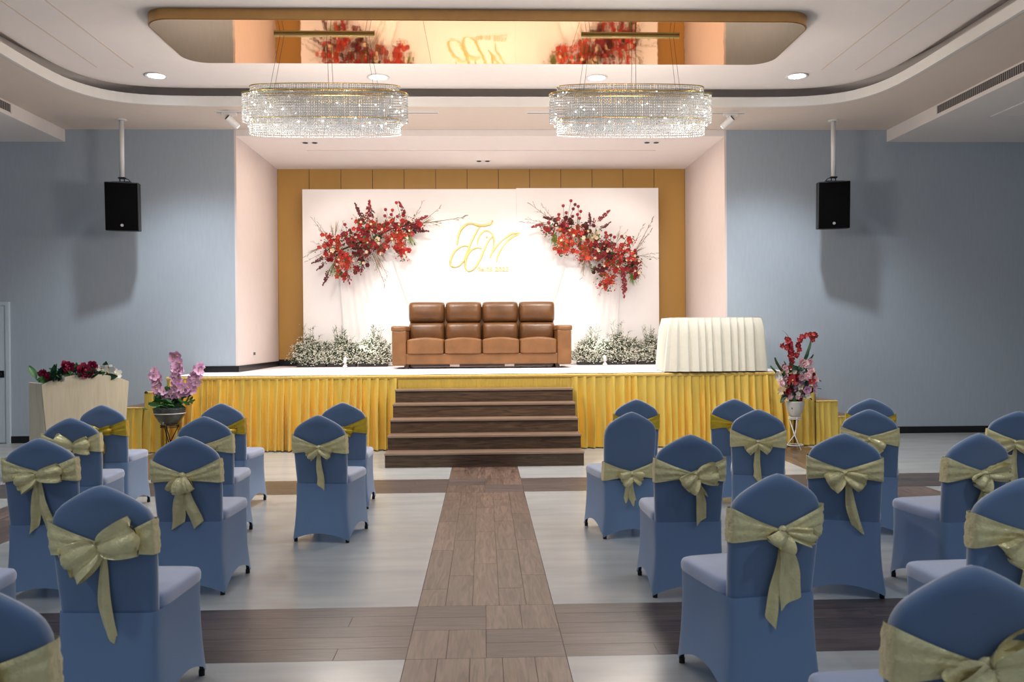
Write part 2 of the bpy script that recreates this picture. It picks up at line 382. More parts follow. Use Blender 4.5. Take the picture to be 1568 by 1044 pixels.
# simple solid corners behind the curve
struct(MB().box(-HX,HX,11.28,WALLY,ZS+.002,ZS+.10), 'ceiling_soffit_back', M['soffit'])
struct(MB().box(-HX,-5.15,YN,WALLY,ZS+.002,ZS+.10), 'ceiling_soffit_left', M['soffit'])
struct(MB().box(5.15,HX,YN,WALLY,ZS+.002,ZS+.10), 'ceiling_soffit_right', M['soffit'])
fb=MB(); a0=ring(0); a1=ring(.05); 
for P,z in ((a0,ZS),(a0,ZS+.125),(a1,ZS+.125),(a1,ZS)):
    for (x,y) in P: fb.V((x,y,z))
for k in range(4):
    for i in range(n-1): fb.F(k*n+i,k*n+i+1,((k+1)%4)*n+i+1,((k+1)%4)*n+i)
struct(fb,'trim_2',M['fascia'],smooth=False)
cw=MB(); c1=ring(.42)
for z in (ZS+.11,4.97):
    for (x,y) in c1: cw.V((x,y,z))
for i in range(n-1): cw.F(i,i+1,n+i+1,n+i)
struct(cw,'trim_3',M['ceil'])
tb=MB(); t0=ring(0.005); tb.prism(t0,ZC,ZC+.12); tray=struct(tb,'ceiling',M['ceil'])
struct(MB().box(-HX,HX,YN,WALLY,4.98,5.08),'ceiling_slab',M['ceil'])
for s in (-1,1):
    for x in (4.62,4.19):
        MB().box(s*x-.012,s*x+.012,YN,10.38,ZC-.003,ZC+.002).build('groove',M['soffit'],tray)
# bulkheads
for s,nm in ((-1,'left'),(1,'right')):
    x0,x1=(-HX,-6.03) if s<0 else (6.03,HX)
    bk=struct(MB().box(x0,x1,YN,WALLY,ZB,ZS-.002),'ceiling_bulkhead_'+nm,M['bulk'],.003)
    gr=thing('air_grille','long white slotted air grille in the '+nm+' ceiling bulkhead','grille',(s*6.03,8.2,4.45))
    MB().box(-.004 if s<0 else -.006,.006 if s<0 else .004,-2.9,2.9,-.062,-.052).box(-.006,.006,-2.9,2.9,.052,.062).box(-.006,.006,2.88,2.9,-.06,.06).box(-.006,.006,-2.9,-2.88,-.06,.06).build('grille_frame',M['bulk'],gr)
    MB().box(-.002,.002,-2.88,2.88,-.052,.052).build('backing',M['dark'],gr)
    m=MB()
    for k in range(144): m.box(-.005,.005,-2.87+k*.04,-2.87+k*.04+.022,-.052,.052)
    m.build('fin',M['grille'],gr,stuff=True)
ht=thing('access_hatch','flat white access hatch under the right ceiling bulkhead','hatch',(7.1,10.6,ZB))
m=MB(); m.box(-.36,.36,-.36,.36,-.006,0); m.build('hatch_panel',M['bulk'],ht)
m=MB(); 
for b in ((-.40,.40,-.40,-.37),(-.40,.40,.37,.40),(-.40,-.37,-.37,.37),(.37,.40,-.37,.37)): m.box(*b,-.010,0)
m.build('hatch_frame',M['whitemetal'],ht)

# door at far left
dr=struct(MB().box(-7.75,-6.885,WALLY-.03,WALLY-.012,.01,1.99),'door_1',M['doorpaint'],.004)
MB().box(-6.885,-6.835,WALLY-.045,WALLY,0,2.04).box(-7.80,-7.75,WALLY-.045,WALLY,0,2.04).box(-7.75,-6.885,WALLY-.045,WALLY,1.99,2.04).build('door_frame',M['doorpaint'],dr)
m=MB(); m.tube([(-6.95,WALLY-.03,1.0),(-6.95,WALLY-.08,1.0)],.012,8); m.ball((-6.95,WALLY-.10,1.0),.032,10,6); m.box(-6.985,-6.915,WALLY-.035,WALLY-.029,.95,1.05)
m.build('door_handle',M['legsteel'],dr)
# socket on the alcove side wall
sk=thing('wall_socket','small white double socket plate on the left alcove wall near the stage floor','socket',(-ALX,13.36,1.25))
MB().box(0,.008,-.07,.07,-.04,.04).build('plate',M['plate'],sk,bevel=.002)
for d in (-.04,0,.04): MB().box(.008,.010,d-.013,d+.013,-.022,.022).build('socket_insert',M['dark'],sk)

# downlights
for (x,y),lb in (((-4.04,10.69),'leftmost of the four glowing round ceiling downlights'),((-1.30,10.72),'glowing round downlight above the left chandelier'),((1.45,10.72),'glowing round downlight above the right chandelier'),((3.98,10.63),'rightmost of the four glowing round ceiling downlights')):
    t=thing('downlight',lb,'ceiling light',(x,y,ZC),0,'round downlights in the raised ceiling')
    MB().lathe([(.105,0),(.135,-.002),(.14,-.010),(.125,-.014),(.105,-.010),(.100,0)],28).build('trim_ring',M['whitemetal'],t,smooth=True)
    MB().prism([(.10*cos(2*pi*i/24),.10*sin(2*pi*i/24)) for i in range(24)],-.006,-.002).build('lens',M['emit'],t)
# small alcove downlights
for (x,y),lb in (((-2.6,12.92),'small twin recessed lamp in the left of the alcove ceiling'),((2.58,12.9),'small twin recessed lamp in the right of the alcove ceiling'),((.01,14.27),'small twin recessed lamp in the middle of the alcove ceiling')):
    t=thing('recessed_lamp',lb,'ceiling light',(x,y,ZA),0,'small recessed lamps in the alcove ceiling')
    MB().box(-.13,.13,-.055,.055,-.004,0).build('lamp_plate',M['whitemetal'],t)
    for s in (-1,1):
        MB().lathe([(.040,-.004),(.042,-.010),(.030,-.012),(.028,-.006),(.001,-.006)],14,(s*.07,0,0)).build('lamp_eye',M['legsteel'],t,smooth=True)

# hanging mirror panel
mr=thing('mirror_panel','rounded rose gold mirror panel mounted on the ceiling above the chandeliers','mirror',(0,0,0))
ol=rrect(-3.37,3.37,8.5,9.87,.26,8)
m=MB(); m.prism(ol,ZC-.105,ZC,True); m.build('mirror_edge',M['mirroredge'],mr)
for (a,b) in ((-3.35,-.585),(-.58,.98),(.985,3.35)):
    q=[(max(a,min(b,x)),y) for (x,y) in rrect(-3.355,3.355,8.515,9.855,.25,8)]
    u=[]
    for p in q:
        if not u or (abs(p[0]-u[-1][0])+abs(p[1]-u[-1][1]))>1e-5: u.append(p)
    MB().prism(u,ZC-.112,ZC-.1051).build('mirror_sheet',M['mirror'],mr)

# chandeliers
def ell(a,b,t): 
    e=.75; c,s_=cos(t),sin(t)
    return a*math.copysign(abs(c)**e,c), b*math.copysign(abs(s_)**e,s_)
def crystals(a,b,z0,z1,cols,dz,rb):
    m=MB(); rows=int((z1-z0)/dz)
    pts=[ell(a,b,2*pi*i/720) for i in range(721)]; L=[0]
    for i in range(720): L.append(L[-1]+math.hypot(pts[i+1][0]-pts[i][0],pts[i+1][1]-pts[i][1]))
    j=0
    for c in range(cols):
        d=L[-1]*c/cols
        while L[j+1]<d: j+=1
        x,y=pts[j]
        for k in range(rows):
            z=z1-(k+.5)*dz
            m.octa((x,y,z),rb,rb,dz*.47)
    return m.mesh('crystal_strands',M['crystal'],False)
cr=[('upper_crystal_tier',crystals(.77,.13,3.98,4.095,170,.023,.0085)),('main_crystal_tier',crystals(.85,.16,3.70,4.02,190,.027,.0092)),
    ('lower_crystal_tier',crystals(.78,.135,3.60,3.745,170,.024,.0085)),('inner_crystal_tier',crystals(.60,.09,3.61,3.98,100,.033,.0095))]
def hoop(a,b,z,r): 
    m=MB(); P=[(*ell(a,b,2*pi*i/72),z) for i in range(73)]
    return m.tube(P,r,5,False)
def chandelier(X,lb,side):
    t=thing('crystal_chandelier',lb,'chandelier',(X,8.9,0),0,'crystal chandeliers')
    for nm,me in cr: put(me,nm,t,stuff=True)
    for (a,b,z,r) in ((.775,.133,4.10,.006),(.855,.165,4.025,.007),(.785,.14,3.755,.006),(.85,.16,3.9,.003),(.60,.09,3.99,.005)):
        hoop(a,b,z,r).build('brass_hoop',M['brass'],t,smooth=True)
    m=MB()
    for x in (-.6,-.2,.2,.6): m.tube([(x,-.14,4.03),(x,.14,4.03)],.005,5)
    m.tube([(-.83,0,4.03),(.83,0,4.03)],.008,6); m.build('cross_bar',M['brass'],t)
    MB().box(-.52,.52,-.03,.03,4.622,4.647).build('canopy_bar',M['brass'],t,bevel=.006)
    for x in (-.35,.35): MB().tube([(x,0,4.646),(x,0,4.6479)],.012,8).build('mount_stud',M['brass'],t)
    for x in (-.46,-.42,0.02,.06,.42,.46):
        MB().tube([(x,0,4.622),(x*1.2,(.19 if x>0 else -.19)*.45,4.04)],.0022,4).build('suspension_wire',M['legsteel'],t)
    random.seed(9)
    for k in range(60):
        a=2*pi*k/60; x,y=ell(.80,.145,a); z=random.uniform(3.66,4.07)
        put(SPARKLE,'led_sparkle',t,(x,y,z))
SPARKLE=MB().ball((0,0,0),.0075,6,4).mesh('led_sparkle',M['spark'])
chandelier(-1.63,'oval crystal chandelier hanging on the left under the gold mirror','left')
chandelier(1.56,'oval crystal chandelier hanging on the right under the gold mirror','right')

# ceiling rails and spot lamps
def rail(x0,x1,lb):
    t=thing('lighting_rail',lb,'lighting rail',((x0+x1)/2,11.49,ZS),0,'lighting rails on the soffit'); h=(x1-x0)/2
    MB().box(-h,h,-.018,.018,-.022,0).build('rail_body',M['whitemetal'],t); MB().box(-h+.01,h-.01,-.007,.007,-.024,-.021).build('rail_slot',M['dark'],t)
rail(-3.56,-.585,'thin lighting rail on the soffit behind the left chandelier')
rail(.6,3.59,'thin lighting rail on the soffit behind the right chandelier')
def tracklamp(x,s,lb):
    t=thing('spot_lamp',lb,'spotlight',(x,11.49,ZS-.024),0,'white spot lamps on the lighting rails')
    MB().box(-.10,.10,-.02,.02,-.035,0).build('adapter',M['whitemetal'],t,bevel=.004)
    MB().tube([(-.04*s,0,-.03),(-.04*s,0,-.09)],.010,8).build('lamp_arm',M['whitemetal'],t)
    d=Vector((-s*.62,.55,-.56)).normalized(); p=Vector((-.04*s,0,-.12)); a=p-d*.09; b=p+d*.09
    MB().tube([a,b],.045,18).build('lamp_head',M['whitemetal'],t,smooth=False)
    MB().tube([a-d*.004,a+d*.001],.038,18).build('heat_sink',M['legsteel'],t)
    MB().tube([b-d*.001,b+d*.003],.036,16).build('lens',M['emit'],t)
tracklamp(-3.38,-1,'white cylindrical spot lamp on the rail left of the left chandelier')
tracklamp(3.38,1,'white cylindrical spot lamp on the rail right of the right chandelier')
tracklamp(-1.25,-1,'white spot lamp hidden behind the left chandelier')
tracklamp(1.25,1,'white spot lamp hidden behind the right chandelier')

# speakers
def speaker(s,x,lb):
    px=4.99*s
    t=thing('ceiling_speaker',lb,'speaker',(px,11.94,ZS),0,'black loudspeakers on white ceiling poles')
    MB().lathe([(.07,0),(.07,-.012),(.035,-.016)],18).build('ceiling_plate',M['whitemetal'],t)
    MB().tube([(0,0,0),(0,0,-.80)],.032,16).build('pole',M['whitemetal'],t,smooth=True)
    m=MB(); m.box(-.045,.045,-.03,.03,-.82,-.80); m.tube([(-.03,0,-.82),(-.03,0,-.87)],.008,6); m.tube([(.03,0,-.82),(.03,0,-.87)],.008,6); m.box(-.13,.13,-.06,.06,-.885,-.865)
    m.build('bracket',M['legsteel'],t)
    m=MB(); m.tube([(-s*.02,0,-.81),(-s*.09,-.02,-.83),(-s*.13,-.02,-.87)],.006,6); m.build('cable',M['legsteel'],t)
    a=RD(6)*s; R=Matrix.Rotation(RD(7),4,'X')@Matrix.Rotation(a*0,4,'Z')
    dx=-.03*s if s<0 else -.03
    q=Matrix.Translation((.02*(-s)+dx*0+ (0.0),0,-.88))@Matrix.Rotation(-RD(14)*s,4,'Z')@Matrix.Rotation(RD(5),4,'X')
    o=MB(); o.prism([(-.215,-.20),(.215,-.20),(.215,.02),(.12,.16),(-.12,.16),(-.215,.02)],-.66,0)
    c=o.build('speaker_cabinet',M['spkbody'],t,bevel=.012); c.matrix_local=q
    g_=MB().box(-.205,.205,-.213,-.20,-.65,-.012).build('speaker_grille',M['spk'],c,bevel=.004)
    MB().tube([(0,-.2135,-.585),(0,-.216,-.585)],.020,16).build('badge',M['grille'],c,label='small round silver badge')
speaker(-1,0,'black loudspeaker on a white ceiling pole at the left wall')
speaker(1,0,'black loudspeaker on a white ceiling pole at the right wall')

# ------------------------------------------------------------------ stage
SX0,SX1,SY=-4.15,4.15,11.25
sg=thing('stage','white topped stage with a pleated gold satin skirt','stage',(0,SY,0))
MB().box(SX0,SX1,.03,WALLY-SY-.002,.90,.985).box(-ALX+.002,ALX-.002,WALLY-SY-.002,BKY-SY-.002,.90,.985).build('deck',M['lectern'],sg)
random.seed(11)
def skirt(name,x0,x1,h,parent,pitch=.105,amp=.085,y=0.0,seed=1,band=.06,mat='goldsatin',z0=.015):
    rnd=random.Random(seed); L=x1-x0; n=max(int(L/.0062),8)
    ph=[];x=0
    cs=[0.0]
    while cs[-1]<L+.3: cs.append(cs[-1]+pitch*rnd.uniform(.55,1.35))
    am=[rnd.uniform(.5,1.3) for _ in cs]; sk=[rnd.uniform(-.02,.02) for _ in cs]
    def fn(u,v):
        z=z0+(h-z0)*(1-v)
        d=v                     # 0 at the top, 1 at the hem
        xx=x0+L*u; X=xx-x0
        j=0
        while j<len(cs)-2 and cs[j+1]<X: j+=1
        t=(X-cs[j])/(cs[j+1]-cs[j])
        tt=t/.74*.5 if t<.74 else .5+(t-.74)/.26*.5; f=(.5-.5*cos(2*pi*tt))
        fine=.25*(.5-.5*cos(6*pi*t))*max(0,1-2.2*d)
        a=amp*am[j]*(.35+.85*min(1,d*1.6))
        p_=cs[j+1]-cs[j]; sh=-.34*p_*(1-t/.74) if t<.74 else -.34*p_*(t-.74)/.26
        return (min(x1,max(x0,xx+sh*min(1,.25+d*2)+sk[j]*d*sin(2*pi*t)*.6)), y-a*f-.012*fine-.006*d, z)
    m=MB(); m.grid(fn,n,8)
    return m.build(name,M[mat],parent,smooth=True)
skirt('skirt_panel',SX0,-1.15,.955,sg,seed=3)
skirt('skirt_panel',-1.15,1.15,.955,sg,amp=.010,pitch=.05,seed=4)
skirt('skirt_panel',1.15,SX1,.955,sg,seed=5)
for s,x in ((-1,SX0),(1,SX1)):
    m=MB(); m.grid(lambda u,v:(x+s*(.012*(.5-.5*cos(2*pi*u*11))),.02+u*(WALLY-SY-.04),.015+.94*(1-v)),90,4); m.build('side_skirt',M['goldsatin'],sg,smooth=True)
def band(x0,x1,z1,h,parent,y=-.02):
    m=MB(); n=int((x1-x0)/.02)
    m.grid(lambda u,v:(x0+u*(x1-x0), y-.010*sin(pi*min(1,v*1.0))-.004*sin(u*n*2.1), z1-h*v),n,3); m.grid(lambda u,v:(x0+u*(x1-x0), y+v*.06, z1),n,1)
    return m.build('gathered_band',M['goldhem'],parent,smooth=True)
band(SX0,SX1,.992,.045,sg)
m=MB(); m.box(SX0+.03,SX1-.03,.0,.03,.012,.95); m.build('stage_frame',M['goldsatin'],sg)
# white carpet with slightly wavy front edge
m=MB()
m.grid(lambda u,v:(SX0+.03+u*(SX1-SX0-.06), SY-.010+.012*sin(u*61)+.008*sin(u*23+1)+ (WALLY-SY-.01)*v, .998+ (.0012*sin(u*61) if v==0 else 0)),120,1)
m.box(-ALX+.016,ALX-.016,WALLY-.012,BKY-.014,.986,.998)
tag(m.build('stage_carpet',M['carpet']),'white carpet sheet covering the top of the stage','carpet')

# front stairs
st=thing('stage_stairs','brown wooden five-step stairs leading up to the middle of the stage','stairs',(0,9.73,0))
R=.1635; T=.30
for i in range(5):
    y0=i*T; z1=R*(i+1)
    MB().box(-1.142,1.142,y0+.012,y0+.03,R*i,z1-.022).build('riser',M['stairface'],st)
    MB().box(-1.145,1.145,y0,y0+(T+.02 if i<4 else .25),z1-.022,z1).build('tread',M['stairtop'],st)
    MB().box(-1.146,1.146,y0-.004,y0,z1-.020,z1+.001).build('nosing',M['nosing'],st)
m=MB(); 
for s in (-1,1):
    for i in range(5): m.box(s*1.132-.008,s*1.132+.008,i*T+.03,5*T-.02,R*i,R*(i+1)-.022)
m.build('side_panel',M['stairface'],st)

# skirted side steps
def sidestep(s,xa,xb,h,lb,seed):
    x0,x1=(min(xa,xb),max(xa,xb))
    t=thing('side_step',lb,'step',((x0+x1)/2,SY,0),0,'gold skirted steps at the ends of the stage'); hw=(x1-x0)/2
    MB().box(-hw+.004,hw-.004,.012,WALLY-SY-.02,0,h-.02).build('step_box',M['goldsatin'],t)
    MB().box(-hw,hw,-.004,WALLY-SY-.018,h-.02,h).build('step_top',M['stairtop'],t,label='brown laminate step top')
    skirt('skirt_panel',-hw+.002,hw-.002,h-.005,t,seed=seed,y=-.008,amp=.035)
    m=MB(); X=s*hw
    m.grid(lambda u,v:(X+s*(.002+.010*(.5-.5*cos(2*pi*u*10))),.0+u*(WALLY-SY-.03),.015+(h-.02)*(1-v)),80,3); m.build('side_skirt',M['goldsatin'],t,smooth=True)
    band(-hw,hw,h+.002,.02,t,-.018)
for i,(h,a,b) in enumerate(((.80,4.17,4.44),(.60,4.44,4.74),(.39,4.74,5.02),(.19,5.02,5.32))):
    w_=('topmost','second','third','lowest')[i]
    sidestep(-1,-a,-b,h,w_+' gold skirted side step at the left end of the stage',20+i)
    sidestep(1,a,b,h,w_+' gold skirted side step at the right end of the stage',30+i)

# ------------------------------------------------------------------ backdrop
bd=thing('backdrop','white wedding backdrop board standing behind the brown sofa','backdrop',(0,14.70,STZ))
MB().box(-3.10,.5765,0,.05,0,3.04).build('board',M['white'],bd,bevel=.004)
MB().box(.577,3.055,0,.05,0,3.055).build('board',M['white'],bd,bevel=.004)
MB().box(-3.0,2.95,.05,.20,0,.06).build('foot_beam',M['lectern'],bd)
def drape(xt0,xt1,xb0,xb1,zt,lb,seed):
    rnd=random.Random(seed); ph=rnd.random()*6
    m=MB()
    m.grid(lambda u,v:((xt0+(xt1-xt0)*u)*(1-v)+(xb0+(xb1-xb0)*u)*v, 14.672-.018*(.5+.5*sin(u*26+ph+v*1.1))*(.5+.5*v)-.006*sin(u*61), STZ+.005+(zt-STZ)*(1-v)-(.12*sin(pi*u) if v==0 else 0)*0),70,10)
    tag(m.build('white_drape',M['whitecloth'],smooth=True),lb,'drape','white cloth drapes on the backdrop')
q0,q1=at(519,420,14.67),at(600,385,14.67); r0,r1=at(530,558,14.67),at(655,558,14.67)
drape(q0.x,q1.x,r0.x,r1.x,at(560,400,14.67).z,'white cloth drape falling from the left red flower arrangement',1)
q0,q1=at(866,385,14.67),at(951,440,14.67); r0,r1=at(820,558,14.67),at(942,558,14.67)
drape(q0.x,q1.x,r0.x,r1.x,at(900,410,14.67).z,'white cloth drape falling from the right red flower arrangement',2)

# monogram: raised script strokes and the date
lt=thing('monogram','gold script initials and date mounted on the white backdrop','lettering',(0,14.69,0))
def P8(L): return [at(680+x/9.493,320+y/9.493,14.685)-Vector((0,14.69,0)) for x,y in L]
def cr_spline(P,n=8):
    Q=[P[0]]+P+[P[-1]]; out=[]
    for i in range(1,len(Q)-2):
        a,b,c,d=Q[i-1:i+3]
        for k in range(n):
            t=k/n; out.append(.5*((2*b)+(c-a)*t+(2*a-5*b+4*c-d)*t*t+(3*b-3*c+d-a)*t**3))
    out.append(P[-1]); return out
def stroke(name,L,w0,w1):
    P=cr_spline(P8(L)); n=len(P); R_=[ (w0+(w1-w0)*abs(sin(2.2*pi*i/n)))*.5 for i in range(n)]
    MB().tube(P,R_,6).build(name,M['goldletter'],lt,smooth=True)
stroke('letter_stroke',[(190,520),(205,400),(250,290),(330,225),(400,210),(500,238),(600,235),(680,215),(705,165)],.022,.042)
stroke('letter_stroke',[(520,250),(450,370),(390,490),(340,620),(290,740),(220,820),(150,840),(95,810),(100,720),(150,620),(220,560),(300,530),(370,550)],.022,.040)
stroke('letter_stroke',[(710,390),(640,470),(580,600),(520,740),(440,860),(360,900),(310,850),(320,720),(370,620),(430,575),(500,560),(550,575)],.022,.040)
stroke('letter_stroke',[(480,530),(500,420),(560,335),(630,315),(700,360),(725,450),(715,560),(665,710)],.018,.030)
stroke('letter_stroke',[(665,710),(720,600),(820,480),(920,400),(1000,350),(1100,352)],.018,.036)
stroke('letter_stroke',[(1100,352),(960,430),(860,540),(790,660),(760,770)],.018,.034)
m=MB(); c_=P8([(620,410)])[0]; m.ball(c_,.02,8,5); m.build('letter_dot',M['goldletter'],lt)
fc=bpy.data.curves.new('date_text','FONT'); fc.body='06.05.2022'; fc.size=.105; fc.extrude=.006; fc.resolution_u=2
fo=bpy.data.objects.new('tmp_date',fc); COL.objects.link(fo)
dg=bpy.context.evaluated_depsgraph_get(); fm=bpy.data.meshes.new_from_object(fo.evaluated_get(dg)); bpy.data.objects.remove(fo)
fm.materials.clear(); fm.materials.append(M['goldletter'])
p=at(731,415,14.685); wtxt=max(v.co.x for v in fm.vertices)
put(fm,'date_text',lt,(p.x,-.008,p.z),(pi/2,0,0),scale=((at(779,415,14.685).x-p.x)/wtxt,1,1))

# ------------------------------------------------------------------ sofa
def puff(m, x0,x1,y0,y1,z0,z1, ex=.5, n=14, wr=0, pin=0):
    # superellipsoid cushion
    cx,cy,cz=(x0+x1)/2,(y0+y1)/2,(z0+z1)/2; a,b,c=(x1-x0)/2,(y1-y0)/2,(z1-z0)/2
    sg_=lambda v,e: math.copysign(abs(v)**e,v)
    def fn(u,v):
        th=2*pi*u; ph=pi*(v-.5)*.998
        X=sg_(cos(ph),ex)*sg_(cos(th),ex); Y=sg_(cos(ph),ex)*sg_(sin(th),ex); Z=sg_(sin(ph),ex)
        k=1+ (wr*abs(X)**6*sin(Z*22))
        return (cx+a*X, cy+b*Y*k, cz+c*Z*(1-.0*X))
    return m.grid(fn,n*4,n*2,cu=True)
def pad(m,x0,x1,yf,ybk,z0,z1,bul=.05,wr=.006,n=22,k=14):
    cx,cz,a,c=(x0+x1)/2,(z0+z1)/2,(x1-x0)/2,(z1-z0)/2
    def mp(t): t=2*t-1; return math.copysign(1-(1-abs(t))**2.0,t)
    def fn(u,v):
        X,Z=mp(u),mp(v)
        e=max(0,(1-abs(X)**12)*(1-abs(Z)**10))**.5
        y=yf+(ybk-yf)*(1-e)*.55+bul*(X*X*.6+Z*Z)*.6+wr*abs(X)**4*sin(Z*13+X*3)
        return (cx+a*X*(1-.07*abs(Z)**7), y, cz+c*Z*(1-.06*abs(X)**8))
    return m.grid(fn,n,k)
sf=thing('leather_sofa','four seat tan leather sofa in the middle of the stage','sofa',(-.03,13.1,STZ))
W=1.385
MB().box(-W+.2,W-.2,.03,.85,.065,.235).build('sofa_base',M['leather'],sf,bevel=.02)
for s in (-1,1):
    ar=MB().box(s*W-(.22 if s>0 else 0),s*W+(0 if s>0 else .22),.0,.88,.05,.60).build('armrest',M['leather'],sf,bevel=.03)
    m=MB(); puff(m,s*(W-.105)-.13,s*(W-.105)+.13,-.015,.80,.575,.665,.35,8); m.build('arm_pad',M['leather'],ar,smooth=True)
sw=(2*W-.44)/4
for i in range(4):
    x0=-W+.22+i*sw
    m=MB(); puff(m,x0+.002,x0+sw-.002,-.005,.62,.225,.450,.16,12); 
    b=len(m.v); m.v=[(x,y,z+(.035*cos((x-x0-sw/2)/sw*pi)*(1 if z>.36 else 0))) for x,y,z in m.v]
    m.build('seat_cushion',M['leather'],sf,smooth=True)
    bw=2.38/4; bx=-1.19+i*bw
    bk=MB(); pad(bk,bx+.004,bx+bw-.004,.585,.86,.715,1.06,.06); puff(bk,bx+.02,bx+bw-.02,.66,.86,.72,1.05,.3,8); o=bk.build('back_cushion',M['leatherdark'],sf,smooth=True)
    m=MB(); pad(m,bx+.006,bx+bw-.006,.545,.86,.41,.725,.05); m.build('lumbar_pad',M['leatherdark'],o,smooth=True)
MB().box(-1.17,1.17,.74,.87,.2,.98).build('sofa_back',M['leather'],sf,bevel=.03)
for x in (-1.17,1.17):
    for y in (.06,.80): MB().box(x-.03,x+.03,y-.03,y+.03,0,.065).build('foot',M['darkwood'],sf)
MB().box(-1.1,-.5,.05,.12,.03,.065).box(-.35,.35,.05,.12,.03,.065).box(.5,1.1,.05,.12,.03,.065).build('under_rail',M['darkwood'],sf)

# stage foot lamps
for x,lb in ((-2.28,'small white foot lamp on stage among the flowers left of the sofa'),(2.0,'small white foot lamp on stage among the flowers right of the sofa')):
    t=thing('foot_lamp',lb,'spotlight',(x,14.0,STZ),0,'small white foot lamps on the stage')
    MB().lathe([(.001,0),(.045,0),(.040,.015),(.02,.05)],14).build('lamp_base',M['whitemetal'],t,smooth=True)
    MB().tube([(0,0,.02),(0,0,.07)],.012,8).build('lamp_stem',M['whitemetal'],t)
    MB().tube([(0,-.03,.085),(0,.04,.145)],.027,14).build('lamp_head',M['whitemetal'],t)
    MB().tube([(0,.041,.146),(0,.044,.148)],.022,14).build('lens',M['emit'],t)

# ------------------------------------------------------------------ gypsophila bushes
def gyp_meshes(seed,w,h,spikes):
    rnd=random.Random(seed); ms=MB(); mf=MB()
    for k in range(330):
        a=rnd.uniform(0,2*pi); tilt=rnd.random()**.6*1.35; L=h*rnd.uniform(.55,.92)*(1-.25*tilt/1.15)
        if k<spikes: tilt=rnd.uniform(0,.25); L=h*rnd.uniform(.97,1.12)
        d=Vector((sin(tilt)*cos(a)*w/h*1.75, sin(tilt)*sin(a)*.55*w/h, cos(tilt)))
        tip=d*L; mid=d*L*.5+Vector((0,0,.02))
        ms.tube([(d.x*.02,d.y*.02,0.0),mid,tip],[.004,.003,.0015],3,False)
        for j in range(5):
            t=rnd.uniform(.35,.98); b=d*L*t; e=b+Vector((rnd.uniform(-1,1),rnd.uniform(-1,1),rnd.uniform(-.1,1)))*.055
            ms.tube([b,e],[.0016,.001],3,False)
            for q in range(3 if k>=spikes else 1):
                pz=e+Vector((rnd.gauss(0,.012),rnd.gauss(0,.012),rnd.gauss(0,.012)))
                if pz.z<.02: pz.z=.02
                r=rnd.uniform(.006,.0125 if k>=spikes else .007); mf.octa(pz,r,r,r*.8)
        # small leaves
        for j in range(15):
            t=rnd.uniform(.08,.92); b=d*L*t; v=Vector((rnd.uniform(-1,1),rnd.uniform(-1,1),rnd.uniform(0,.8)))*.06
            i0=ms.V(b); i1=ms.V(b+v*.5+Vector((.006,.006,0))); i2=ms.V(b+v); i3=ms.V(b+v*.5-Vector((.006,.006,0))); ms.F(i0,i1,i2,i3)
    return ms.mesh('stems',M['gypstem'],False), mf.mesh('florets',M['gypf'],False)
GV=[gyp_meshes(5,.36,.60,5),gyp_meshes(6,.36,.56,8),gyp_meshes(7,.34,.60,6)]
for (px,k,sc,lb) in ((478,0,1.1,'leftmost bush of white baby breath at the foot of the backdrop'),(524,1,1.16,'middle bush of white baby breath left of the sofa'),(572,2,1.14,'bush of white baby breath just left of the sofa'),
                  (905,2,1.06,'bush of white baby breath just right of the sofa'),(950,0,1.16,'tallest bush of white baby breath right of the sofa'),(997,1,1.12,'rightmost bush of white baby breath beside the ivory table')):
    p=at(px,558,14.35)
    t=thing('gypsophila_bush',lb,'flowers',(p.x,14.35,STZ),0,'baby breath bushes along the backdrop')
    put(GV[k][0],'stems',t,stuff=True,scale=sc); put(GV[k][1],'florets',t,stuff=True,scale=sc)
    MB().box(-.24,.24,-.09,.09,0,.05).build('planter_tray',M['dark'],t,bevel=.008)

